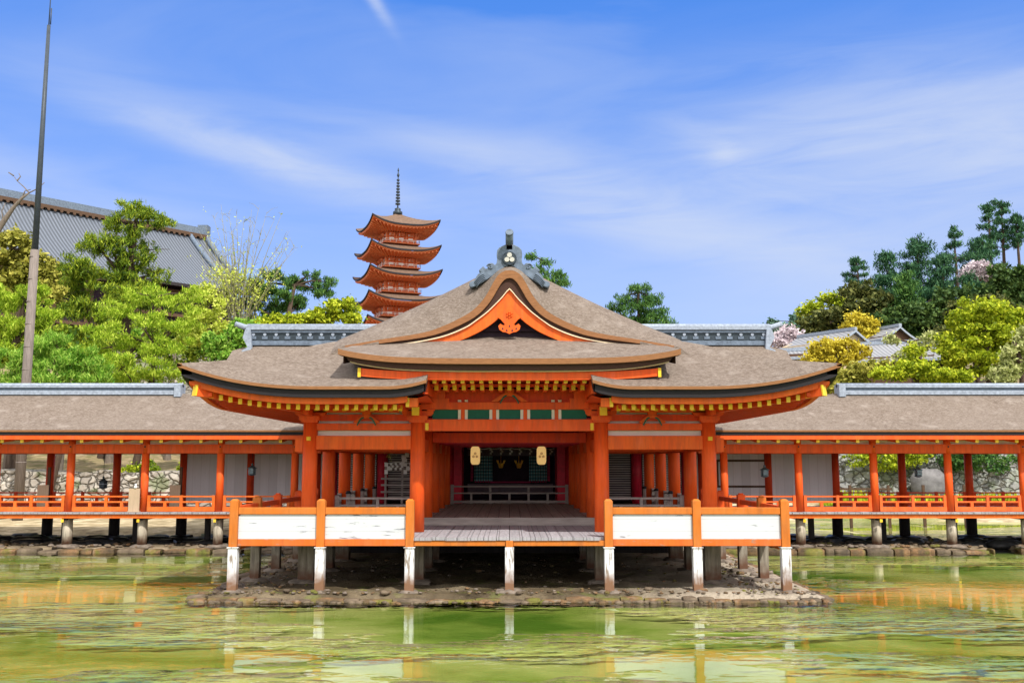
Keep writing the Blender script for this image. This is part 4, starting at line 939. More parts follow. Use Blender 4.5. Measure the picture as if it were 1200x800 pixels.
# ------------------------------------------------------------------ corridors
ZK = 1.335; CXS = [7.5, 10.1, 12.73, 15.33, 17.93, 20.53, 23.13]
def corridor(sg, label):
    th_ = thing('covered_corridor', label, 'corridor', (sg*15, 34, 0), 'covered corridors over the water')
    y0, y1 = 34.0, 38.0
    XE = 24.5; X0 = 6.6
    # deck and beams
    b = MB(); n_ = 46
    for i in range(n_):
        xa = X0+(XE-X0)*i/n_; b.box(*sorted((sg*(xa+.008), sg*(xa+(XE-X0)/n_-.008))), y0-.42, y1+.5, ZK-.06, ZK+rng.uniform(-.008, .008))
    b.build('deck', M['deck'], th_)
    b = MB(); b.box(*sorted((sg*X0, sg*XE)), y0-.36, y0-.24, ZK-.205, ZK-.064); b.build('edge_beam', M['left_rail'], th_)
    b = MB(); b.box(*sorted((sg*X0, sg*XE)), y1+.25, y1+.35, ZK-.235, ZK-.064); b.build('edge_beam', M['orange_low'], th_)
    b = MB()
    for X in CXS: b.box(sg*X-.07, sg*X+.07, y0-.2, y1+.2, ZK-.28, ZK-.07)
    b.box(*sorted((sg*X0, sg*XE)), 35.9, 36.1, ZK-.25, ZK-.07); b.build('joist', M['darkpost'], th_)
    for j, X in enumerate(CXS):
        xx = sg*X
        b = MB(); b.cyl((xx, y0, ZK+.002), (xx, y0, 3.35), .135, .13, 18); b.cyl((xx, y0, 3.35), (xx, y0, 3.85), .12, .12, 12); b.build('column', M['verm'], th_)
        b = MB(); b.cyl((xx, y0, .12), (xx, y0, ZK-.24), .165, .165, 16); b.build('stilt', M['palestilt'], th_)
        b = MB(); stone(b, (xx, y0, .13), .42, .34, .10, 0, int(X*9)); b.build('base_stone', M['basestone'], th_)
        b = MB(); b.cyl((xx, y1, ZK+.002), (xx, y1, 3.6), .15, .145, 14); b.build('column', M['verm_shade'], th_)
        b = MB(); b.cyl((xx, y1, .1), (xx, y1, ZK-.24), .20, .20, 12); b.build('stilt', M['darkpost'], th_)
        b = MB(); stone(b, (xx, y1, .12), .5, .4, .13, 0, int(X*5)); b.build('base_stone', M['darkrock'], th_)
        b = MB(); b.box(xx+sg*.95-.09, xx+sg*.95+.09, 35.8, 35.98, .1, ZK-.26); b.build('middle_stilt', M['darkpost'], th_)
        b = MB(); b.box(xx+sg*.03-.04, xx+sg*.03+.05, y0-.39, y0-.365, ZK-.34, ZK-.235); b.build('yellow_block', M['yellow'], th_)
        b = MB(); b.cyl((xx, y0-.135, 3.575), (xx, y0-.10, 3.575), .028, .028, 8); b.build('nail_cover', M['iron'], th_)
        b = MB(); b.box(xx-.07, xx+.07, y0+.16, y1-.16, 3.42, 3.62); b.build('cross_beam', M['verm_shade'], th_)
    for yy, mt in ((y0, M['verm']), (y1, M['verm_shade'])):
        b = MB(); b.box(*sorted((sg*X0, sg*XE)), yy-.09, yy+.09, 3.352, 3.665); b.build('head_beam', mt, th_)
        b = MB(); b.box(*sorted((sg*X0, sg*XE)), yy-.08, yy+.08, 3.80, 3.92); b.build('wall_plate', mt, th_)
    b = MB(); b.box(*sorted((sg*X0, sg*XE)), y0+.02, y0+.05, 3.667, 3.799); b.build('plaster_strip', M['plaster'], th_)
    # pale boarded soffit and eave
    ye, ze = 33.05, 3.93
    b = MB(); zsof = lambda y: ze+.02+(y-ye)*.16
    b.add([(sg*X0, ye+.1, 3.90), (sg*XE, ye+.1, 3.90), (sg*XE, y0+.9, 4.05), (sg*X0, y0+.9, 4.05)], [(0,1,2,3)]); b.build('soffit', M['plaster'], th_)
    b = MB(); b.box(*sorted((sg*X0, sg*XE)), ye, ye+.10, 3.80+.01, 3.955); b.build('eave_fascia', M['verm'], th_)
    nr = 26
    for i in range(nr):
        X = sg*(X0+.55+i*.68); 
        if abs(X) > XE: break
        b = MB(); b.beam((X, ye+.123, 3.775), (X, y0-.09, 3.85), .10, .13, 0); b.box(X-.055, X+.055, ye+.085, ye+.12, 3.70, 3.808, 1); b.build('rafter', [M['verm'], M['yellow']], th_)
    # bark roof
    zr_ = ZY(462, 36)
    prof = [(33.0, 4.13), (33.5, 4.30), (34.2, 4.62), (35, 5.02), (35.7, 5.40), (36.0, zr_+.05)]
    prof = prof+[(72-y, z) for y, z in prof[-2::-1]]
    XR = abs(XY(212 if sg < 0 else 983, 456, 36)); b = MB(); xsn = frange(3.6, XE, 44)
    b.grid([[(sg*x, y, z+(-.10*sstep(XR+.3, XR-1.2, x)*(1 if abs(y-36) < .6 else .2))) for x in xsn] for y, z in prof])
    rf = b.build('roof', M['bark'], th_)
    b = MB(); b.box(*sorted((sg*3.6, sg*XE)), 32.99, 33.2, 4.065, 4.125); b.build('bark_edge', M['brownedge'], rf)
    b = MB(); b.box(*sorted((sg*3.6, sg*XE)), 33.03, 33.25, 3.958, 4.062); b.build('dark_edge', M['black'], rf)
    b = MB(); b.box(*sorted((sg*XR, sg*XE)), 35.80, 36.20, zr_-.02, zr_+.14, 0); b.box(*sorted((sg*(XR+.05), sg*XE)), 35.86, 36.14, zr_+.14, zr_+.24, 1); b.box(*sorted((sg*(XR-.03), sg*XE)), 35.78, 36.22, zr_+.24, zr_+.33, 2)
    b.cyl((sg*(XR-.08), 36, zr_+.33), (sg*XE, 36, zr_+.33), .09, .09, 8, 2); b.box(*sorted((sg*(XR-.08), sg*(XR+.16))), 35.72, 36.28, zr_-.10, zr_+.36, 2); b.build('ridge', [M['tilewhite'], M['bluegrey'], M['tilewhite']], rf)
    # rails
    for yy, mt, lo in ((y0-.02, M['left_rail'], 0), (y1+.02, M['verm_shade'], 1)):
        xs_ = [6.75]+CXS
        for xa, xb in zip(xs_[:-1], xs_[1:]):
            if lo and xb < 12.9: continue
            xa_, xb_ = xa+(.14 if xa > 7 else 0), xb-.14; b = MB()
            b.box(*sorted((sg*xa_, sg*xb_)), yy-.03, yy+.03, 1.835, 1.885); b.box(*sorted((sg*xa_, sg*xb_)), yy-.035, yy+.035, 1.645, 1.70)
            b.box(*sorted((sg*xa_, sg*xb_)), yy-.06, yy+.06, ZK+.015, 1.505)
            ns = 4 if xb-xa > 2 else 1
            for i in range(ns+1):
                X = lerp(xa_+.05, xb_-.05, i/ns); tt = 1.90 if i in (0, ns) or i % 2 == 0 else 1.648
                b.box(sg*X-.05, sg*X+.05, yy-.045, yy+.045, 1.506, tt)
            b.build('railing', mt if not (sg > 0 and not lo) else M['verm_rail'], th_)
    # boarded back wall
    bays = [(7.5, 10.1), (10.1, 12.73)] if sg < 0 else [(10.1, 12.73)]
    for xa, xb in bays:
        b = MB(); b.box(*sorted((sg*(xa+.13), sg*(xb-.13))), y1-.03, y1+.03, 1.55, 3.35); b.build('white_board_wall', M['wallboard'], th_)
    b = MB(); b.box(*sorted((sg*5.2, sg*7.36)), y1-.03, y1+.03, 1.3, 3.35); b.build('white_board_wall', M['wallboard'], th_)
    if sg > 0:
        b = MB(); b.box(7.64, 9.96, y1-.03, y1+.03, 1.45, 3.35, 0)
        for z_ in (2.10, 3.10): b.box(8.0, 9.95, y1-.06, y1-.035, z_-.04, z_+.04, 1)
        for x_ in (8.05, 7.7): b.box(x_-.2, x_+.1, y1-.07, y1-.035, 2.06, 3.14, 1)
        b.build('framed_board_wall', [M['wallboard'], M['brownwood']], th_)
    return th_

cl_ = corridor(-1, 'left covered corridor on stilts with bark roof and orange railings')
cr_ = corridor(1, 'right covered corridor on stilts with bark roof before the mossy stone wall')

# ------------------------------------------------------------------ hanging lanterns
def bronze_lantern(px, py, Y, mat, label, s_=1.0, top=3.9):
    p = W(px, py, Y)
    t = thing('hanging_lantern', label, 'lantern', (p.x, p.y, p.z), 'bronze lanterns hanging in the corridors')
    b = MB(); b.lathe([(.04, .17), (.03, .20), (.05, .22), (.02, .27)], p, 8); b.lathe([(.19*s_, .075), (.17*s_, .10), (.10*s_, .13), (.05*s_, .18)], p, 6); b.build('lantern_roof', mat, t)
    b = MB(); b.lathe([(.10*s_, -.12), (.125*s_, -.10), (.125*s_, .07), (.12*s_, .08)], p, 6, 0, False)
    for k_ in range(6):
        a = R(60*k_); b.beam((p.x+.128*s_*math.cos(a), p.y+.128*s_*math.sin(a), p.z-.12), (p.x+.128*s_*math.cos(a), p.y+.128*s_*math.sin(a), p.z+.08), .02, .02)
    b.lathe([(.15*s_, -.02), (.15*s_, 0)], p, 6, 1, False)
    b.build('lantern_body', [mat, M['tilewhite']], t)
    b = MB(); b.lathe([(.05, -.19), (.15*s_, -.15), (.14*s_, -.12)], p, 6, 0, False); b.build('lantern_base', mat, t)
    b = MB(); b.cyl((p.x, p.y, p.z+.26), (p.x, p.y, 3.6), .008, .008, 6); b.build('hanging_wire', M['iron'], t)
bronze_lantern(121, 566.5, 35.5, M['darkbronze'], 'dark bronze lantern hanging low in the open bays of the left corridor', 1.05)
bronze_lantern(295.5, 551, 36, M['bronze'], 'pale bronze lantern hanging before the white boards of the left corridor')
bronze_lantern(896, 553, 36, M['bronze'], 'pale bronze lantern hanging beside the framed wall of the right corridor')
bronze_lantern(1076, 553, 36, M['bronze'], 'pale bronze lantern hanging in front of the stone wall in the right corridor')
mpap = NT('cream_lantern_paper'); zsp = mpap.n('ShaderNodeSeparateXYZ'); mpap.l(mpap.tc.outputs['Object'], zsp.inputs[0])
ribs = mpap.math('FRACT', mpap.math('MULTIPLY', zsp.outputs[2], 26)); mpap.col(mpap.mix(mpap.rng(ribs, 0, .25, 1, 0), (.88, .66, .32), (.70, .45, .18))); mpap.rough(.8)
mpap.p.inputs['Emission Color'].default_value = (1, .62, .22, 1); mpap.p.inputs['Emission Strength'].default_value = .28
M['crestbrown'] = simple('crest_brown_ink', (.30, .07, .03), .1, 9)
for px, side in ((557, 'left'), (634.5, 'right')):
    p = W(px, 533.5, 34.45)
    t = thing('paper_lantern', side+' one of the two cream paper lanterns with a hexagon crest inside the pavilion', 'lantern', (p.x, p.y, p.z), 'paper lanterns in the pavilion')
    b = MB(); b.lathe([(.08, -.32), (.13, -.30), (.165, -.22), (.17, 0), (.165, .22), (.13, .30), (.08, .32)], p, 20); b.build('paper_shade', mpap.mat, t)
    b = MB(); b.lathe([(.085, .31), (.085, .35)], p, 14); b.lathe([(.085, -.35), (.085, -.31)], p, 14); b.build('rim', M['brownwood'], t)
    b = MB()
    for cx_, cz_ in ((0, .07), (-.06, -.035), (.06, -.035)):
        for rr_h in (.05, .026):
            O = [(p.x+cx_+rr_h*math.cos(R(30+60*k_)), p.y-.178, p.z+cz_+rr_h*math.sin(R(30+60*k_))) for k_ in range(7)]
            I = [(p.x+cx_+(rr_h-.013)*math.cos(R(30+60*k_)), p.y-.178, p.z+cz_+(rr_h-.013)*math.sin(R(30+60*k_))) for k_ in range(7)]
            b.ribbon(O, I, (0, .006, 0))
    b.build('crest', M['crestbrown'], t)
    b = MB(); b.cyl((p.x, p.y, p.z+.35), (p.x, p.y, 3.55), .008, .008, 6); b.build('hanging_cord', M['iron'], t)
for px, side in ((587, 'left'), (608, 'right')):
    p = W(px, 544, 39.3); t = thing('gilt_lantern', side+' one of the two small gilt lanterns deep in the dark doorway', 'lantern', (p.x, p.y, p.z), 'gilt lanterns in the doorway')
    b = MB(); b.lathe([(.05, -.15), (.09, -.12), (.13, .04), (.10, .05)], p, 8, 0, False)
    for k_ in range(8): a = R(45*k_); b.beam((p.x+.12*math.cos(a), p.y+.12*math.sin(a), p.z+.03), (p.x+.17*math.cos(a), p.y+.17*math.sin(a), p.z+.17), .03, .02)
    b.build('lantern_bowl', M['gold'], t)
    b = MB(); b.cyl((p.x, p.y, p.z+.04), (p.x, p.y, 3.9), .01, .01, 6); b.build('hanging_chain', M['gold'], t)

# ------------------------------------------------------------------ offering stand with paper streamers
p0 = W(470, 590, 33.4); xs0 = XY(447, 560, 33.4); xs1 = XY(489, 560, 33.4)
t = thing('offering_stand', 'grey wooden stand hung with white zigzag papers in the left bay', 'offering stand', (p0.x, 33.4, ZF))
for x_ in (xs0+.15, xs1-.1, (xs0+xs1)/2+.1):
    b = MB(); b.box(x_-.035, x_+.035, 33.35, 33.43, ZF+.005, ZY(541, 33.4)); b.build('stand_post', M['greywood'], t)
b = MB()
for yy in (560.5, 568, 576): z_ = ZY(yy, 33.4); b.box(xs0, xs1, 33.30, 33.345, z_-.03, z_+.03)
b.build('stand_bar', M['greywood_h'], t)
b = MB(); z_ = ZY(542, 33.4); b.tube([(lerp(xs0+.1, xs1, i/8), 33.33, z_-.02*math.sin(i*1.5)) for i in range(9)], [.012]*9, 5); b.build('cord', M['paperw'], t)
for i in range(7):
    b = MB(); shide(b, lerp(xs0+.17, xs1-.08, i/6), 33.32, z_, 1.1+.6*(i in (0, 4))); b.build('paper_streamer', M['paperw'], t)
b = MB(); X = XY(473.5, 530, 33.2); shide(b, X, 33.2, ZY(525, 33.2), 2.0); shide(b, X-.03, 33.19, ZY(533, 33.2), 1.6); b.build('paper_streamer', M['paperw'], t)
Q = []
for i in range(60):
    c = np.array([XY(456, 530, 33.2), 33.2, ZY(531, 33.2)])+np.array([rng.gauss(0,.08), rng.gauss(0,.06), rng.gauss(0,.10)]); a = np.array([rng.gauss(0,1) for _ in range(3)]); a /= np.linalg.norm(a); c2 = np.cross(a, [.3,.2,.9]); Q.append([c-a*.05, c+c2*.018, c+a*.05, c-c2*.018])
quads('sprig', np.array(Q), L['bud'], t)

# ------------------------------------------------------------------ notice boards in the left corridor
def board(px0, px1, py0, py1, Y, label, post_px, white=False):
    a, c = W(px0, py0, Y), W(px1, py1, Y)
    t = thing('notice_board', label, 'notice board', ((a.x+c.x)/2, Y, ZK), 'plain boards in the left corridor')
    b = MB(); b.box(a.x, c.x, Y-.02, Y+.02, max(c.z, ZK+.03), a.z); b.build('panel', M['tanwood'], t)
    b = MB(); b.box(a.x-.02, c.x+.02, Y-.06, Y+.10, ZK+.004, ZK+.03); b.build('foot', M['tanwood'], t)
    X = XY(post_px, 560, Y+.2); b = MB(); b.box(X-.05, X+.04, Y+.18, Y+.26, ZK+.012, ZY(547 if not white else 548, Y+.2)); b.box(min(X, c.x)-.03, max(X, c.x), Y+.022, Y+.24, 1.8, 1.85); b.build('upright', M['brownwood'], t)
    if white:
        b = MB(); X = XY(159, 569, Y); b.lathe([(.05, 0), (.06, .05), (.03, .1), (.035, .16)], (X, Y, a.z+.001), 8); b.build('paper_bundle', M['paperw'], t)
board(44.5, 56, 568, 594, 35.2, 'tan board beside the second back column of the left corridor, farthest left', 57.5)
board(151.5, 163, 572, 599, 33.80, 'tan board standing outside the railing with a white bundle on top', 165, True)
board(199.5, 210.5, 568, 594, 35.2, 'tan board standing beside the white boarded wall of the left corridor', 212)

# ------------------------------------------------------------------ stone walls, fence and ground behind the corridors
def rock_wall(name, label, x0, x1, y, z0, z1, mat, th_=1.0, batter=.25, rough=.25):
    b = MB(); nx = int((x1-x0)/.4); rows = []
    for j in range(9):
        v = j/8; rows.append([(lerp(x0, x1, i/nx), y+v*batter*(z1-z0)+rough*mnoise.noise(Vector((i*.9, j*.9, y))), lerp(z0, z1, v)+(.25*mnoise.noise(Vector((i*.35, 2, y))) if j == 8 else 0)) for i in range(nx+1)])
    rows.append([(p[0], p[1]+th_, p[2]+.05) for p in rows[-1]]); b.grid(rows, 0, False)
    return tag(b.build(name, mat), label, 'stone wall')
rock_wall('stone_wall', 'pale rubble retaining wall behind the open bays of the left corridor', -50, -6.5, 49.5, .0, ZY(552, 50), M['wall_left'], 3)
rock_wall('stone_wall', 'tall grey green rubble wall behind the right corridor', 9, 52, 60, .6, ZY(531, 60), M['wall_right'], 3)
rock_wall('stone_wall', 'weathered terrace wall among the trees left of the hall roof', -30, -21.5, 70, ZY(450, 70)-2, ZY(411, 70), M['wall_left'], 3)
b = MB(); stone(b, W(1089, 568, 59.2), 1.15, .5, 1.0, 0, 12, 12, .5); tag(b.build('boulder', simple('smooth_grey_boulder', (.17, .165, .17), .3, 3)), 'big smooth boulder at the foot of the right stone wall', 'boulder')
for px, w_, lab in ((980, 5, ''),): pass
fn = thing('wooden_fence', 'low dark wooden fence before the stone wall on the right', 'fence', (18, 46, 0))
for px in (996, 1041, 1052+30, 1130):
    X = XY(px, 575, 46); b = MB(); b.box(X-.06, X+.06, 45.95, 46.05, -.2, ZY(568, 46)); b.build('fence_post', M['brownwood'], fn)
b = MB(); b.box(XY(960, 575, 46), XY(1045, 575, 46), 45.97, 46.03, ZY(574, 46), ZY(571.5, 46)); b.build('fence_rail', M['brownwood'], fn)
b = MB()
Q = []
for i in range(2600):
    px = rng.uniform(960, 1200); p = W(px, 581-rng.random()**2*8, rng.uniform(55, 58.5)); p.z = H(p.x, p.y)+.1+rng.random()*.5
    a = rng.uniform(0, 3.14); d = np.array([math.cos(a), math.sin(a), 0])*.05; c = np.array(p); u = np.array([rng.gauss(0,.04), rng.gauss(0,.04), .22]); Q.append([c-d-u, c+d-u, c+d*.4+u, c-d*.4+u])
gr = quads('grass', np.array(Q), L['lime']); tag(gr, 'light green grass strip at the foot of the right stone wall', kind='stuff')

# ------------------------------------------------------------------ flag pole
P = W(32, 440, 46); Xp = XY(35.5, 380, 46)
t = thing('tall_pole', 'very tall thin dark pole with a wooden lower half at the far left', 'pole', (Xp, 46, H(Xp, 46)))
zw = ZY(293, 46); b = MB(); b.cyl((Xp-.04, 46, H(Xp, 46)), (Xp, 46, zw), .24, .20, 12)
for z_ in np.arange(3, zw, 1.1): b.cyl((Xp-.03, 46, z_), (Xp-.03, 46, z_+.05), .245-.0025*z_, .245-.0025*z_, 12)
b.build('wooden_mast', simple('weathered_mast_wood', (.20, .17, .155), .3, 7, .8, (3,3,.3)), t)
b = MB(); b.cyl((Xp, 46, zw), (Xp, 46, ZY(30, 46)), .155, .085, 12); b.build('steel_mast', M['pole'], t)
b = MB(); b.cyl((Xp, 46, ZY(30, 46)), (Xp, 46, ZY(-30, 46)), .03, .02, 8); b.cyl((Xp+.08, 46, ZY(29, 46)), (Xp+.08, 46, ZY(10, 46)), .03, .03, 8); b.build('tip_rod', M['pole'], t)

# ------------------------------------------------------------------ five-storeyed pagoda
PG = W(466, 252, 150); PGY = 150.0
pg = thing('pagoda', 'red five storeyed pagoda with dark curved roofs and a tall spire', 'pagoda', (PG.x, PGY, H(PG.x, 150)))
phi = R(22)
def prot(x, y, z): return (PG.x+x*math.cos(phi)-y*math.sin(phi), PGY+x*math.sin(phi)+y*math.cos(phi), z)
eave_py = [272, 301, 329, 358, 386]; top_z = PG.z
def sqring(h_, z): return [prot(-h_, -h_, z), prot(h_, -h_, z), prot(h_, h_, z), prot(-h_, h_, z)]
m_pagroof = simple('pagoda_bark_roof', (.16, .105, .075), .3, 3, .9)
for k_ in range(5):
    ze = ZY(eave_py[k_]-1, PGY); he = 5.45+.16*k_; body_h = 2.3+.12*k_
    ztop = top_z+.1 if k_ == 0 else ze+1.15; hin = .35 if k_ == 0 else body_h+.45
    b = MB(); NS = 12
    def ringp(t, n=NS):
        out = []; hs = lerp(he, hin, t); z_ = lerp(ze, ztop, t**1.35 if k_ == 0 else t**1.2)
        for s_ in range(4):
            for i in range(n):
                u = -1+2*i/n; lift = 1.15*abs(u)**2.8*(1-t)**1.5
                x_, y_ = u*hs, -hs
                for _ in range(s_): x_, y_ = -y_, x_
                out.append(Vector(prot(x_, y_, z_+lift)))
        return out+[out[0]]
    b.grid([ringp(t_) for t_ in (0, .15, .35, .6, .85, 1)], 0)
    e0 = ringp(0)
    b.grid([e0, [Vector((p.x, p.y, p.z-.26)) for p in e0]], 1, False)
    rf = b.build('roof', [m_pagroof, M['black']], pg)
    cx_, cy_ = PG.x, PGY
    def sc_(lst, k2, dz): return [Vector((cx_+(p.x-cx_)*k2, cy_+(p.y-cy_)*k2, p.z+dz)) for p in lst]
    b = MB(); b.grid([sc_(e0, .97, -.26), sc_(e0, .955, -.50)], 1, False); 
    inner = [Vector((cx_+(p.x-cx_)*.52, cy_+(p.y-cy_)*.52, ze-.72)) for p in e0]; b.grid([sc_(e0, .955, -.50), inner], 0, False)
    for s_ in range(4):       # rafters under the eaves
        for i in range(-8, 9):
            x_ = i*he/9.2; a = (x_*.6, -body_h, ze-.70); c = (x_, -he*.95, ze-.52+1.0*abs(i/9)**2.8)
            pa, pc = [], []
            xa_, ya_ = a[0], a[1]; xc_, yc_ = c[0], c[1]
            for _ in range(s_): xa_, ya_ = -ya_, xa_; xc_, yc_ = -yc_, xc_
            b.beam(prot(xa_, ya_, a[2]), prot(xc_, yc_, c[2]), .16, .16, 1)
    b.build('eave_underside', [M['pagred'], M['pagpink']], rf)
    zb0 = ZY(eave_py[k_+1]-4, PGY)+1.0 if k_ < 4 else pg.location.z-1
    b = MB(); b.add(sqring(body_h, zb0)+sqring(body_h, ze-.7), [(0,1,5,4),(1,2,6,5),(2,3,7,6),(3,0,4,7)], 0)
    for s_ in range(4):
        for i in range(4):    # posts and white infill
            u = -1+2*i/3; x_, y_ = u*body_h, -body_h-.04
            for _ in range(s_): x_, y_ = -y_, x_
            b.cyl(prot(x_, y_, zb0), prot(x_, y_, ze-.8), .16, .16, 8, 1)
        for i in range(3):
            for j in range(3):
                u = -.667+.667*i; q = (-.5+j*.5)*.5; x_, y_ = u*body_h*1.0+q, -body_h-.35-.30*j*0
                z_ = ze-1.35+.0*j
                x2, y2 = x_, -body_h-.7
                for _ in range(s_): x_, y_ = -y_, x_; x2, y2 = -y2, x2
                b.beam(prot(x_, y_, z_), prot(x2, y2, z_+.3), .14, .28, 1)
    b.build('storey', [M['pagred'], M['pagpink']], pg)
    b = MB()
    for s_ in range(4):
        for i in range(3):
            u = -.667+.667*i; x_, y_ = u*body_h-.38, -body_h-.03; x2, y2 = u*body_h+.38, -body_h-.03
            for _ in range(s_): x_, y_ = -y_, x_; x2, y2 = -y2, x2
            for zz in (ze-1.15, ze-1.75):
                if s_ in (0, 3): b = MB(); b.beam(prot(x_, y_, zz), prot(x2, y2, zz), .05, .34); b.build('white_infill', M['plaster'], pg)
    if k_ < 4:                # balcony
        zb = zb0+.02; hb = body_h+.6; b = MB()
        b.add(sqring(hb, zb)+sqring(hb, zb+.16), [(0,3,2,1),(4,5,6,7),(0,1,5,4),(1,2,6,5),(2,3,7,6),(3,0,4,7)], 1)
        R1 = sqring(hb-.05, zb+.62); R2 = sqring(hb-.05, zb+.40)
        for i in range(4):
            b.beam(R1[i], R1[(i+1)%4], .05, .05); b.beam(R2[i], R2[(i+1)%4], .04, .04)
            for q in range(7): p = Vector(R1[i]).lerp(Vector(R1[(i+1)%4]), q/6); b.beam((p.x, p.y, zb+.1), (p.x, p.y, zb+.66), .06, .06)
        b.build('balcony', [M['plaster'], M['pagpink']], pg)
b = MB(); zt = top_z; zt2 = ZY(197, PGY); c_ = (PG.x, PGY, 0)
b.lathe([(.75, zt), (.75, zt+.5), (.45, zt+.7), (.5, zt+1.0), (.12, zt+1.2)], c_, 10, 0, True)
b.cyl((PG.x, PGY, zt+.5), (PG.x, PGY, zt2), .11, .06, 8)
for i in range(9): z_ = lerp(zt+1.7, zt2-2.1, i/8); b.cyl((PG.x, PGY, z_), (PG.x, PGY, z_+.22), .40-.02*i, .38-.02*i, 12)
b.lathe([(.05, zt2-1.6), (.22, zt2-1.2), (.05, zt2-.7)], c_, 8); b.lathe([(.05, zt2-.6), (.15, zt2-.4), (.02, zt2)], c_, 8)
b.build('spire', M['darkbronze'], pg)

# ------------------------------------------------------------------ great tiled hall on the left hill
dv = Vector((.67, .742, 0)).normalized(); nv = Vector((dv.y, -dv.x, 0))
RE = W(240, 272, 115); RE.z += 0
gh = thing('great_hall', 'huge old wooden hall with a grey tiled roof on the hill at the left', 'hall', (RE.x, RE.y, 14))
ang_t = math.atan2(dv.y, dv.x)
m_gt = m_tileroof('great_hall_tiles', -ang_t, .40)
b = MB(); rows = []
for t_ in (0, .12, .3, .5, .7, .85, 1.0):
    wv = 11.0*t_; z_ = RE.z-.6-8.3*(t_**.94)+.35*math.sin(math.pi*t_)*-1
    rows.append([tuple(RE+dv*(s_ if s_ < 0 else 0)+dv*(0)+nv*wv+dv*(t_*.0)+Vector((0, 0, z_-RE.z))) for s_ in frange(-62, 0, 12)])
b.grid(rows); b.grid([[tuple(Vector(p)-2*nv*(Vector(p)-RE).dot(nv)) for p in r] for r in rows])
A = [Vector(r[-1]) for r in rows]; b.grid([A, [p-Vector((0,0,.55)) for p in A]], 1, False)
A = [Vector(p) for p in rows[-1]]; b.grid([A, [p-Vector((0,0,.35)) for p in A]], 1, False)
rf = b.build('roof', [m_gt, M['darkpost']], gh)
b = MB(); A0 = RE-dv*62; b.beam(A0+Vector((0,0,-.1)), RE+Vector((0,0,-.1)), .8, .9, 0); b.beam(A0+Vector((0,0,-.7)), RE+Vector((0,0,-.7)), 1.6, .35, 1); b.box(RE.x-.7, RE.x+.5, RE.y-.6, RE.y+.6, RE.z-1.2, RE.z+.75, 0)
b.build('ridge', [M['bluegrey'], M['brownwood']], rf)
n_ = 90
for i in range(n_): c = A0.lerp(RE, (i+.5)/n_)+nv*.85; b = MB(); b.cyl((c.x, c.y, c.z-1.0), (c.x+nv.x*.1, c.y+nv.y*.1, c.z-1.0), .17, .17, 6); b.build('ridge_tile_end', M['brownwood'], rf)
b = MB(); P_ = [Vector(r[-1])+Vector((0,0,.25)) for r in rows]; b.tube(P_, [.38]*len(P_), 8); P_ = [p-dv*2.2 for p in P_[:5]]; b.tube(P_, [.3]*len(P_), 8); b.build('verge_tiles', M['bluegrey'], rf)
zE = rows[-1][0][2]
c0 = RE-dv*60+nv*8.6; c1 = RE-dv*1.2+nv*8.6; c2 = RE-dv*1.2-nv*8.6; c3 = RE-dv*60-nv*8.6
b = MB(); q = [c0, c1, c2, c3]; vs = [(p.x, p.y, 10) for p in q]+[(p.x, p.y, zE+.4) for p in q]; b.add(vs, [(0,1,5,4),(1,2,6,5),(2,3,7,6),(3,0,4,7)]); b.add([(c1.x, c1.y, zE+.3), (c2.x, c2.y, zE+.3), (RE.x-dv.x*1.2, RE.y-dv.y*1.2, RE.z-1.5)], [(0,1,2)]); b.build('wall', M['darkroom'], gh)
for i in range(16):
    p = (c0+nv*.5).lerp(c1+nv*.5, (i+.5)/16); b = MB(); b.box(p.x-.3, p.x+.3, p.y-.3, p.y+.3, 10, zE+.2); b.build('column', M['brownwood'], gh)
b = MB(); 
for z_ in (zE-.6, zE-3.2, zE-5.2): b.beam(tuple(c0+nv*.3)[:2]+(z_,), tuple(c1+nv*.3)[:2]+(z_,), .4, .35)
b.build('rail', M['brownwood'], gh)

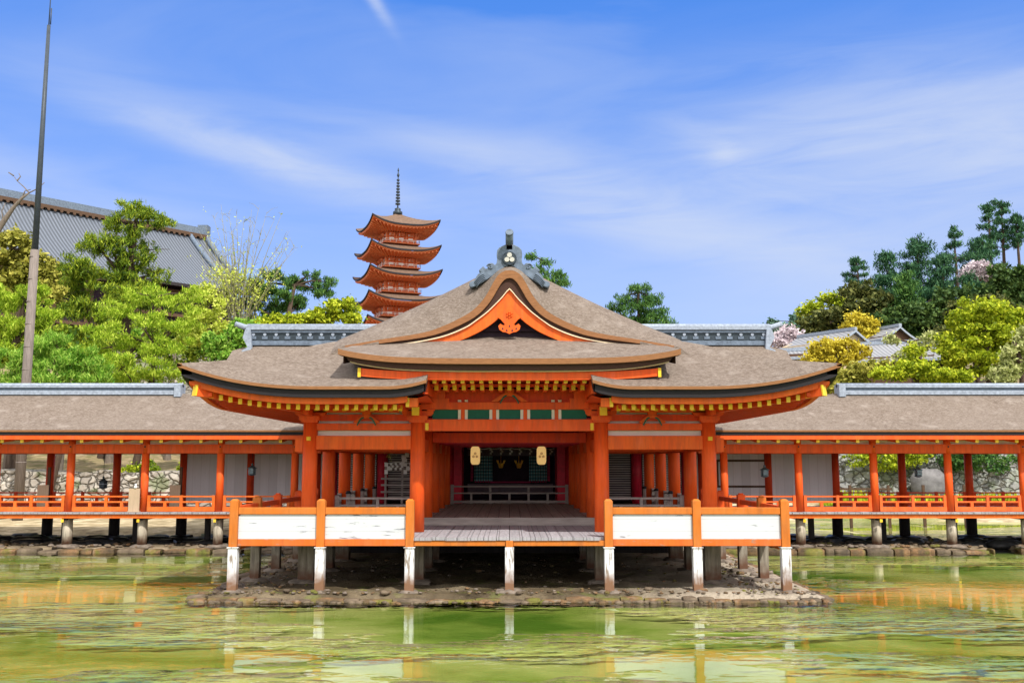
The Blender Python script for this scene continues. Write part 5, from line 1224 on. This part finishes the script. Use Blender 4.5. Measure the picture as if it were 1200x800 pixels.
# ------------------------------------------------------------------ houses on the right hillside
m_ht = m_tileroof('house_tiles', 0, .33, (.33, .34, .36), (.20, .21, .235))
def house(name, label, pxc, pyr, pye, Y, wpx, dep, gable_left=False, wall=None, yaw=0, hgt=3.2):
    c = W(pxc, pyr, Y); zr_ = c.z; ze = ZY(pye, Y-2); hw = wpx/2*Y/FPX
    h = thing(name, label, 'house', (c.x, Y, H(c.x, Y)))
    ca, sa = math.cos(R(yaw)), math.sin(R(yaw))
    def T(x, y, z): return (c.x+x*ca-y*sa, Y+x*sa+y*ca, z)
    # ridge along local x; slopes toward -y and +y
    d2 = dep/2; b = MB()
    A = [T(-hw, 0, zr_), T(hw, 0, zr_)]; F = [T(-hw, -d2, ze), T(hw, -d2, ze)]; K = [T(-hw, d2, ze), T(hw, d2, ze)]
    mid = lambda p, q, s_: (lerp(p[0], q[0], s_), lerp(p[1], q[1], s_), lerp(p[2], q[2], s_)-.12*math.sin(math.pi*s_))
    for E in (F, K): b.grid([[mid(A[i], E[i], s_) for i in (0, 1)] for s_ in (0, .25, .5, .75, 1)])
    for E in (F, K):
        for i in (0, 1): L0 = [mid(A[i], E[i], s_) for s_ in (0, .25, .5, .75, 1)]; b.grid([L0, [(p[0], p[1], p[2]-.22) for p in L0]], 1, False)
        b.grid([[E[0], E[1]], [(p[0], p[1], p[2]-.2) for p in E]], 1, False)
    rf = b.build('roof', [m_ht, M['tilewhite']], h)
    b = MB(); b.beam((A[0][0], A[0][1], zr_+.1), (A[1][0], A[1][1], zr_+.1), .35, .3); b.build('ridge', M['tilewhite'], rf)
    b = MB(); wx, wy = hw-.5, d2-.6; zb = min(H(c.x, Y), ze)-3
    vs = [T(-wx, -wy, zb), T(wx, -wy, zb), T(wx, wy, zb), T(-wx, wy, zb)]+[T(-wx, -wy, ze+.35), T(wx, -wy, ze+.35), T(wx, wy, ze+.35), T(-wx, wy, ze+.35)]
    b.add(vs, [(0,1,5,4),(1,2,6,5),(2,3,7,6),(3,0,4,7)])
    for sx in (-1, 1): b.add([T(sx*wx, -wy, ze+.35), T(sx*wx, wy, ze+.35), T(sx*wx, 0, zr_-.25)], [(0,1,2)])
    b.build('wall', wall or M['houseplaster'], h)
    for i in range(3):
        u = -.6+.6*i; b = MB(); q = [T(u*wx-.6, -wy-.03, ze-1.5), T(u*wx+.6, -wy-.03, ze-1.5), T(u*wx+.6, -wy-.03, ze-.35), T(u*wx-.6, -wy-.03, ze-.35)]
        b.ribbon([q[0], q[1]], [q[3], q[2]], (0, .02, 0), 0); wd_ = b.build('window', M['housewood'], h)
    return h
house('house', 'long grey roofed house nearest the hall, gable to the right', 968, 391, 407, 92, 85, 7, yaw=-58, wall=M['houseplaster'])
house('house', 'small dark gabled house with a white gable edge above the blossom', 1043, 384, 397, 98, 34, 5, yaw=-70, wall=M['housewood'])
house('house', 'wide pale roofed house half hidden by pale spring trees', 1052, 402, 424, 88, 92, 9, yaw=-25, wall=M['housewood'])
house('house', 'upper grey roofed house under the dark conifers', 1085, 371, 382, 108, 46, 6, yaw=-50, wall=M['housewood'])
house('house', 'low pale roofed house just above the right end of the hall ridge', 928, 411, 419, 86, 40, 5, yaw=-20, wall=M['housewood'])

# ------------------------------------------------------------------ trees
NR = np.random.RandomState(11)
def leafquads(Cn, size, asp=.5, up=.3, pref=None):
    n = len(Cn); a = NR.normal(size=(n, 3))
    if pref is not None: a = a*.55+pref
    a /= np.linalg.norm(a, axis=1)[:, None]
    h = NR.normal(size=(n, 3)); h[:, 2] += up; b_ = np.cross(a, h); b_ /= (np.linalg.norm(b_, axis=1)[:, None]+1e-9)
    s_ = size*NR.uniform(.4, 1.5, size=(n, 1)); A = a*s_; B = b_*s_*asp
    return np.stack([Cn-A, Cn-B, Cn+A, Cn+B], 1)
def ball(n, shell=.45):
    v = NR.normal(size=(n, 3)); v /= np.linalg.norm(v, axis=1)[:, None]; return v*(NR.uniform(size=(n, 1))**shell)
def broad(blobs, n, leaf, sub=26, subr=.34):
    n = int(n*1.7); leaf = leaf*.72; sub = int(sub*1.5); subr *= .8
    out = []; tot = sum(r[1]*r[1] for r in blobs)
    for c, r in ((x[0], np.array(x[1:4])) for x in blobs):
        m_ = max(200, int(n*r[0]**2/tot)); ks = ball(sub, .25); ks[:, 2] = ks[:, 2]*.9+.05
        rs = NR.uniform(.6, 1.25, size=sub)*subr; pick = NR.randint(0, sub, m_)
        d = ball(m_, .45); d[:, 2] *= .75
        P = np.array(c)+(ks[pick]+d*rs[pick][:, None])*r; P = P+NR.normal(size=P.shape)*leaf*1.3*(NR.uniform(size=(m_, 1)) < .35); out.append(leafquads(P, leaf, .6))
    return np.concatenate(out)
def pads(blobs, n, leaf):
    n = int(n*1.75)
    """pine: flattened clouds of upward needles"""
    out = []; tot = sum(x[1]*x[1] for x in blobs)
    for x in blobs:
        c, r = np.array(x[0]), np.array(x[1:4]); m_ = max(150, int(n*r[0]**2/tot)); sub = 16
        a = NR.uniform(0, 6.28, sub); q = NR.uniform(.1, 1.0, sub); ks = np.stack([np.cos(a)*q, np.sin(a)*q, NR.uniform(-.9, .8, sub)], 1)
        pick = NR.randint(0, sub, m_); d = ball(m_, .5)*np.array([.28, .28, .42])
        P = c+(ks[pick]+d)*r; pref = d/ (np.linalg.norm(d, axis=1)[:, None]+1e-6)*.5; pref[:, 2] = np.abs(pref[:, 2])*.6+.75
        P = P+NR.normal(size=P.shape)*leaf*.35; out.append(leafquads(P, leaf*.62, .20, .1, pref))
    return np.concatenate(out)
def limbs(base, hub, ends, r, mat, parent, bend=.12):
    b = MB(); base, hub = Vector(base), Vector(hub); m1 = base.lerp(hub, .4)+Vector((rng.uniform(-1,1), rng.uniform(-1,1), 0))*bend*(hub-base).length*.5; m2 = base.lerp(hub, .75)+Vector((rng.uniform(-1,1), rng.uniform(-1,1), 0))*bend*(hub-base).length*.5
    b.tube([base-Vector((0,0,.4)), base.lerp(m1, .3), m1, m2, hub], [r*1.35, r*1.05, r*.85, r*.65, r*.45], 9)
    spine = [m1, m2, hub]
    for e in ends:
        e = Vector(e); s_ = min(spine, key=lambda q: (q-e).length+max(0, q.z-e.z)*1.5); md = s_.lerp(e, .5)+Vector((rng.uniform(-.2,.2), rng.uniform(-.2,.2), .12))*(e-s_).length*.6
        b.tube([s_, s_.lerp(md, .5), md, e], [r*.38, r*.3, r*.22, r*.10], 6)
        for _ in range(3):
            q = md.lerp(e, rng.uniform(.2, 1)); v = Vector((rng.gauss(0,1), rng.gauss(0,1), rng.uniform(.1, .8)))*(e-s_).length*.22+Vector((rng.gauss(0,.3), 0, .15))
            b.tube([q, q+v*.55+Vector((0,0,.05)), q+v], [r*.12, r*.08, r*.03], 5)
    return b.build('trunk', mat, parent)
def tree(name, label, kind, leafm, Y, blobs, n, leaf, trunk=.22, tpx=None, group='trees on the left shore', tm='trunk', sub=26, subr=.34, hub=None):
    """blobs: (px, py, half width px, half height px[, extra Y])"""
    k = Y/FPX; B = []
    for q in blobs:
        dy = q[4] if len(q) > 4 else 0; p = W(q[0], q[1], Y+dy); B.append((tuple(p), q[2]*k, q[2]*k*.85, q[3]*k))
    cx_ = tpx if tpx is not None else sum(q[0] for q in blobs)/len(blobs)
    bx = XY(cx_, 450, Y); base = (bx, Y, H(bx, Y)); low = min(blobs, key=lambda q: -q[1])
    hb = Vector(W(hub[0], hub[1], Y)) if hub else Vector((sum(q[0][0] for q in B)/len(B), Y, max(q[0][2] for q in B)-.2))
    t = thing(name, label, 'tree', base, group)
    limbs(base, hb, [q[0] for q in B], trunk, M[tm], t)
    P = broad(B, n, leaf, sub, subr) if kind == 'broad' else pads(B, n, leaf)
    quads('crown', P, leafm, t); return t
G1, G2 = 'trees on the left shore', 'trees on the right hillside'
tree('pine_tree', 'big dark green pine with layered boughs before the great tiled roof, top bough leaning right', 'pine', L['pine'], 62,
     [(165,248,28,9),(188,262,20,7),(140,262,20,9),(112,285,26,13),(95,312,30,12,-1.5),(137,300,20,10),(150,318,26,12,1),(168,290,12,8,1.5),(110,332,36,12),(75,338,24,10),(150,345,36,13,-1),(185,322,15,9,1),(160,272,16,8),(150,282,18,8),(128,285,16,8),(172,300,16,8),(160,330,22,10),(95,362,34,12,-1),(135,372,30,12,1),(178,352,18,10)], 16000, .26, .42, 128, hub=(158,262), tm='trunk')
tree('pine_tree', 'bright yellow green young pine in front of the big dark pine', 'pine', L['pine_bright'], 52,
     [(165,345,26,10),(200,355,24,9),(228,345,15,8),(140,365,28,10),(180,375,30,10,-1),(215,382,24,9),(122,388,26,10,-1),(158,398,30,11),(195,405,30,10,-1),(110,410,26,10),(140,425,30,11,-1.5),(180,430,32,10,-1),(150,443,40,9),(205,440,18,9),(225,365,14,8)], 13500, .18, .2, 158, tm='trunk')
tree('pine_tree', 'fresh green bushy pine low beside the pole at the far left', 'pine', L['pine_fresh'], 48.8,
     [(60,400,30,11),(30,420,34,12),(85,418,30,11),(55,436,44,12),(100,440,28,10),(15,443,26,10),(118,428,18,9)], 12000, .20, .18, 60)
tree('ochre_tree', 'ochre green tree filling the left edge of the photo', 'broad', L['ochre'], 58, [(12,292,26,24),(42,318,22,24),(58,338,18,22),(8,330,26,22)], 8000, .20, .3, 20)
tree('pine_tree', 'leafy green pine below the ochre crown at the left edge', 'pine', L['pine_bright'], 54, [(15,350,30,14),(42,372,28,13),(10,385,30,14),(55,395,20,10),(12,408,24,12),(40,345,22,10)], 9000, .22, .25, 22)
tree('pine_tree', 'spreading green pine with a crooked trunk left of the pagoda', 'pine', L['pine_mid'], 58,
     [(322,322,17,6),(352,330,22,8),(300,335,18,8),(375,340,18,7),(330,345,26,9),(290,358,22,10),(318,362,22,9,1),(350,355,20,8,1),(305,375,20,8),(364,322,10,5),(386,330,10,5)], 11000, .19, .25, 328, hub=(345,335))
tree('broadleaf_tree', 'small light green round tree between the crooked pine and the pagoda', 'broad', L['lime'], 66, [(400,362,20,14),(378,372,18,12),(352,378,20,10),(412,374,12,9)], 5000, .17, .16, 385)
tree('bush', 'fresh green bush at the left end of the hall ridge', 'broad', L['pine_fresh'], 50, [(272,400,18,16),(262,420,18,14),(285,385,14,12),(250,402,14,12)], 5500, .14, .12, 268)
tree('broadleaf_tree', 'yellow green sapling below the crooked pine', 'broad', L['lime'], 56, [(318,380,22,9),(296,384,16,10),(340,375,14,8)], 3500, .14, .12, 312)
tree('broadleaf_tree', 'yellow green spring tree below the bare branched tree', 'broad', L['bud'], 54, [(235,372,16,16),(252,360,14,16),(225,395,18,12),(258,385,12,12),(240,345,12,14)], 2600, .13, .12, 245)
tree('broadleaf_tree', 'bushy green tree in the gap under the tiled roof', 'broad', L['pine_fresh'], 72, [(195,402,26,16),(230,410,24,14),(160,400,24,16),(120,405,24,16),(80,405,28,18),(35,400,30,20)], 9000, .22, .2, 150)
# bare upright tree with thin branches
t = thing('bare_tree', 'nearly bare tree with many thin upright branches and yellow green buds', 'tree', (XY(275, 450, 57), 57, H(XY(275, 450, 57), 57)), G1)
b = MB(); Bd = []
base = Vector((XY(280, 450, 57), 57, H(XY(280, 450, 57), 57)))
for i in range(52):
    tx = rng.uniform(232, 352) if i > 9 else (250+i*9); ty = rng.uniform(255, 330) if i > 9 else rng.uniform(238, 262); e = W(tx, ty, 57+rng.uniform(-1.5, 1.5)); s_ = W(278+rng.uniform(-9, 9), rng.uniform(380, 425), 57)
    m1 = s_.lerp(e, .35); m1.x = lerp(m1.x, s_.x, .35); m2 = s_.lerp(e, .7); m2.x = lerp(m2.x, s_.x, .12)
    b.tube([base, s_, m1, m2, e], [.06, .05, .032, .020, .007], 5)
    for k_ in range(26):
        u = rng.random()**.8; p = m1.lerp(m2, u*2) if u < .5 else m2.lerp(e, u*2-1)
        q = p+Vector((rng.gauss(0,.32), rng.gauss(0,.3), rng.uniform(.1,.6))); 
        if k_ % 4 == 0: b.tube([p, p.lerp(q, .5)+Vector((0,0,.1)), q], [.014, .011, .006], 4)
        if q.z < W(0, 318, 57).z or rng.random() < .08: Bd.append(tuple(q))
b.build('trunk', M['trunk_pale'], t)
pts_ = np.array(Bd); pts_ = np.repeat(pts_, 4, 0)+NR.normal(size=(len(pts_)*4, 3))*.16; quads('crown', leafquads(pts_, .07, .5), L['bud'], t)
# dead bough at the far left
t = thing('dead_tree', 'leafless dark tree whose crooked bough crosses the tiled roof at the left edge', 'tree', (XY(-25, 450, 55), 55, 3), G1)
b = MB(); PT = lambda x, y: W(x, y, 55)
b.tube([PT(-25, 460), PT(-22, 340), PT(-12, 285), PT(4, 260), PT(16, 243), PT(26, 232), PT(34, 226)], [.3, .26, .2, .16, .11, .08, .04], 7)
for pts_ in ([(34,226),(28,219),(20,212),(16,206)], [(26,232),(29,224),(36,222)], [(20,212),(24,207),(22,203)], [(4,260),(2,248),(6,238)], [(16,206),(10,202)], [(34,226),(44,221),(52,214)]): b.tube([PT(*q) for q in pts_], [.045, .03, .02, .012][:len(pts_)], 5)
b.build('trunk', M['trunk_grey'], t)
# trees on the slope seen through the left corridor
for i, (px, Yt, r_, lab) in enumerate(((67, 54, .42, 'thick grey trunk on the stone wall, seen through the leftmost corridor bay'), (8, 58, .18, 'slim trunk seen at the left edge through the corridor'), (128, 60, .2, 'slim trunk seen above the dark hanging lantern'), (196, 62, .18, 'slim trunk seen left of the white boarded wall'))):
    X = XY(px, 540, Yt); zb = H(X, Yt); t = thing('slope_tree', lab, 'tree', (X, Yt, zb), 'trunks on the slope')
    b = MB(); b.tube([(X-.25*(i==0), Yt, zb-.4), (X-.1*(i==0), Yt, zb+.8), (X+.05, Yt, zb+3.5), (X+.2, Yt, zb+7)], [r_*1.5, r_, r_*.85, r_*.6], 10); b.build('trunk', M['trunk_grey'], t)
    quads('crown', broad([((X+.2, Yt, zb+7.5), 2.6, 2.4, 1.7)], 2200, .18, 16), L['pine'], t)
for i, (px, py, lab) in enumerate(((148, 553, 'green shrub growing on the stone wall beside the second corridor column'), (172, 548, 'small green shrub behind the third corridor column on the left'), (226, 546, 'green shrub on the slope left of the white boards'), (128, 558, 'green shrub behind the dark lantern'))):
    Yt = 51.5+.5*i; p = W(px, py, Yt); t = thing('shrub', lab, 'shrub', (p.x, p.y, p.z-.5), 'shrubs on the left slope')
    quads('foliage', broad([(tuple(p), .8, .7, .5)], 700, .10, 12), L['lime' if i % 2 == 0 else 'pine'], t)
    b = MB(); b.tube([(p.x, p.y, p.z-.9), tuple(p)], [.05, .02], 6); b.build('stem', M['trunk'], t)
b = MB()
for i in range(120):
    X = rng.uniform(-45, -7); Yt = rng.uniform(50.5, 53); s_ = rng.uniform(.2, .8); stone(b, (X, Yt, max(1.9, H(X, Yt))+.15), s_*1.3, s_*.7, s_*.5, rng.choice((0,1)), i, 8, .5)
tag(b.build('rubble_slope', [M['basestone'], M['kerbstone']]), 'stones strewn along the slope above the left wall', kind='stuff')
# pines peeping over the pavilion roof
def thinpine(name, label, Y, spec, n, leaf, lm, group, tpx, tr=.16, hub=None): return tree(name, label, 'pine', lm, Y, spec, n, leaf, tr, tpx, group, hub=hub)
thinpine('pine_tree', 'thin pine peeping over the gable just right of the ridge ornament', 75, [(622,300,8,3),(640,308,8,4),(632,316,10,4),(650,322,12,4),(658,332,12,3),(640,330,14,4),(628,325,8,4)], 1500, .30, L['pine_mid'], 'pines behind the roof', 636, .16, (634,304))
thinpine('pine_tree', 'rounded dense pine rising over the right slope of the pavilion roof', 72, [(747,340,16,6),(730,350,12,7),(765,350,14,7),(748,356,22,8),(727,366,16,7),(768,366,18,7),(745,375,26,8),(780,378,14,5),(718,360,8,5),(758,384,22,6),(735,388,20,6)], 6500, .24, L['pine_mid'], 'pines behind the roof', 748, .22, (748,342))
# right hillside conifers
def conifer(label, pxt, pyt, pyb, wpx, Y, n, leaf, lm, thin=False, name='conifer', bare=0):
    top, bot = W(pxt, pyt, Y), W(pxt, pyb, Y); Hh = top.z-bot.z; hw = wpx/2*Y/FPX; zb = H(top.x, Y)
    t = thing(name, label, 'tree', (top.x, Y, zb), G2); b = MB(); ln = rng.uniform(-.5, .5)
    b.tube([(top.x+ln, Y, min(zb, bot.z)-.5), (top.x+ln*.3, Y, lerp(bot.z, top.z, .5)), (top.x, Y, top.z-.1)], [.25*Hh/14+.10, .16*Hh/14+.05, .03], 8)
    out = []; lv = 6 if thin else 8
    for i in range(lv):
        u = (i+.5)/lv; u = bare+(1-bare)*u; z_ = lerp(bot.z, top.z, u)
        prof = (.55+.45*math.sin(math.pi*min(1, u*1.15))) if thin else (1-.80*u**1.35)
        m_ = 3 if thin else 5; a0 = rng.uniform(0, 6)
        for k_ in range(m_):
            a = a0+k_*6.28/m_+rng.uniform(-.6,.6); q = hw*prof*rng.uniform(.35, 1.15)*(1.2 if thin else 1); zz = z_+rng.uniform(-.5,.5)*Hh/lv*(1-bare)*(.5 if thin else 1)
            c = Vector((top.x+math.cos(a)*q*.62, Y+math.sin(a)*q*.62, zz))
            b.tube([(top.x, Y, zz-.35), c.lerp(Vector((top.x, Y, zz-.2)), .4), c], [.07, .05, .02], 4)
            kt = .62 if thin else 1; out.append((tuple(c), (q*.55+hw*.13)*kt, (q*.5+hw*.1)*kt, Hh*(1-bare)/lv*(rng.uniform(.10,.2) if thin else rng.uniform(.3,.5))))
    out.append(((top.x, Y, top.z-Hh*.03), hw*.16, hw*.16, Hh*.04))
    b.build('trunk', M['trunk'], t); quads('crown', pads(out, int(n*(.62 if thin else .9)), leaf*(.8 if thin else .9)), lm, t)
conifer('tall thin pine with a tufted crown, left of the skyline trio on the right', 1158, 240, 335, 34, 120, 1500, .5, L['pine_dark'], True, 'pine_tree', .35)
conifer('tallest thin pine of the skyline trio at the top of the hill', 1173, 235, 335, 38, 124, 1700, .5, L['pine_dark'], True, 'pine_tree', .40)
conifer('thin bare stemmed pine at the right end of the skyline trio', 1190, 252, 340, 24, 122, 900, .5, L['pine_dark'], True, 'pine_tree', .62)
conifer('slim dark pine between the trio and the dense group', 1117, 266, 350, 40, 116, 2600, .48, L['pine_dark'], True)
conifer('broad dark conifer, tallest of the dense group over the houses', 1074, 277, 400, 92, 112, 11000, .45, L['pine_dark'])
conifer('dark conifer at the left of the dense group', 1040, 297, 400, 74, 110, 8000, .45, L['pine_dark'])
conifer('small dark pine standing out on the skyline left of the dense group', 1004, 303, 350, 38, 114, 1900, .45, L['pine_dark'], True, 'pine_tree')
conifer('dark conifer at the right of the dense group below the blossom', 1104, 300, 405, 76, 109, 8000, .45, L['pine_dark'])
conifer('dark green conifer on the ridge below the thin trio', 1148, 280, 370, 84, 117, 8000, .45, L['pine_dark'])
conifer('dark conifer low behind the big lime tree', 1135, 322, 420, 80, 106, 7000, .45, L['pine_dark'])
conifer('mid green conifer in the middle of the dense group', 1060, 322, 410, 70, 104, 7000, .45, L['pine_mid'])
def rt(name, label, lm, Y, blobs, n, leaf=.3, **k): return tree(name, label, 'broad', lm, Y, blobs, n, leaf, .25, group=G2, **k)
rt('broadleaf_tree', 'olive brown round tree at the left foot of the dark conifers', L['olive'], 106, [(1012,348,24,20),(1030,362,22,20),(998,368,20,16),(1015,385,30,14)], 7500)
rt('broadleaf_tree', 'light green spreading tree at the left end of the wooded hill', L['lime'], 112, [(975,350,16,6),(955,360,14,6),(985,358,14,8),(942,366,10,5)], 2200, .26)
rt('broadleaf_tree', 'dull green tree behind the nearest house roof', L['olive'], 110, [(975,375,22,14),(955,382,18,12),(990,385,16,14)], 4500)
rt('broadleaf_tree', 'dark green tree filling the slope under the dense conifers', L['green'], 103, [(1065,372,30,16),(1095,368,30,18),(1040,380,26,14),(1120,350,24,16),(1130,375,26,18)], 9000)
rt('cherry_tree', 'pale pink cherry tree in blossom high on the hill under the thin pines', L['cherry'], 112, [(1147,315,14,8),(1135,323,10,7),(1157,323,10,8)], 3000, .24)
rt('cherry_tree', 'pale pink cherry tree in blossom low beside the end of the hall ridge', L['cherry'], 100, [(925,392,14,8),(916,402,14,8),(940,402,12,7)], 3200, .22)
rt('cherry_tree', 'small pink blossom behind the dark gabled house', L['cherry'], 103, [(1034,382,10,7),(1022,390,9,6)], 1500, .2)
rt('broadleaf_tree', 'dark green round tree at the right edge below the thin pines', L['green'], 104, [(1182,325,24,18),(1200,340,20,20),(1168,345,20,16),(1190,355,26,16)], 8000)
rt('broadleaf_tree', 'yellow tree in full colour standing behind the cream gable', L['yellow'], 100, [(1004,375,14,9),(1020,380,10,8),(998,386,13,8),(1015,392,16,7)], 3200, .22)
rt('broadleaf_tree', 'yellow green tree in front of the long grey roof', L['yellow'], 80, [(965,408,18,10),(990,405,16,9),(955,420,16,9),(985,420,22,9),(1008,412,12,8)], 5200, .19)
rt('broadleaf_tree', 'big domed lime green tree at the right edge', L['lime'], 72, [(1150,365,30,18),(1128,378,20,16),(1178,372,24,18),(1150,395,34,20),(1118,405,22,18),(1180,400,28,20),(1145,425,36,18),(1195,385,16,20)], 17000, .19)
rt('broadleaf_tree', 'pale green tree with fluffy leaves in the right corner before the lime dome', L['pale'], 66, [(1190,420,16,20),(1178,440,18,12),(1200,395,12,18)], 4000, .16)
rt('broadleaf_tree', 'pale thin leaved spring tree before the wide pale roof', L['pale'], 78, [(1075,408,16,10),(1060,420,16,9),(1090,398,14,10),(1045,398,10,7)], 1700, .16)
rt('broadleaf_tree', 'bright lime tree right above the corridor ridge', L['lime'], 66, [(1070,430,24,10),(1045,438,22,8),(1095,440,24,9),(1072,412,12,8),(1118,442,22,9)], 6500, .16)
rt('broadleaf_tree', 'yellow green tree just right of the pavilion roof tip', L['ochre'], 70, [(1010,438,22,12),(990,446,20,11),(1028,430,16,9),(970,452,18,9)], 6500, .17)
rt('broadleaf_tree', 'green filler tree between the houses and the lime dome', L['olive'], 86, [(1105,392,14,10),(1110,408,16,12),(1100,420,20,10)], 3500, .2)
rt('broadleaf_tree', 'olive tree behind the right edge of the hill', L['olive'], 98, [(1160,358,20,12),(1195,368,18,14),(1125,365,16,12)], 4500, .26)
tree('far_tree', 'bluish far tree seen past the end of the hall ridge', 'broad', L['far'], 190, [(915,386,14,8),(935,392,16,10),(900,392,14,8)], 2500, .5, .3, group=G2)
tree('far_tree', 'bluish far trees on the low ridge left of the wooded hill', 'broad', L['far'], 200, [(952,382,16,9),(938,376,12,7),(905,379,6,5)], 2500, .5, .3, group=G2)
# foliage hanging over the right stone wall
t = thing('shrub', 'green bush spilling over the top of the right stone wall', 'shrub', (XY(1035, 540, 60), 60.5, 3.5), 'shrubs along the right wall')
quads('foliage', broad([(tuple(W(1035, 536, 59.8)), 2.2, 1, .9), (tuple(W(1060, 530, 59.8)), 2, 1, .7)], 2600, .13), L['lime'], t)
t = thing('shrub', 'darker bush growing on the right stone wall near the last column', 'shrub', (XY(1145, 545, 60), 60.5, 3.3), 'shrubs along the right wall')
quads('foliage', broad([(tuple(W(1150, 538, 59.8)), 2.4, 1, 1.1), (tuple(W(1120, 532, 59.8)), 2.2, 1, .7)], 2600, .13), L['pine_mid'], t)
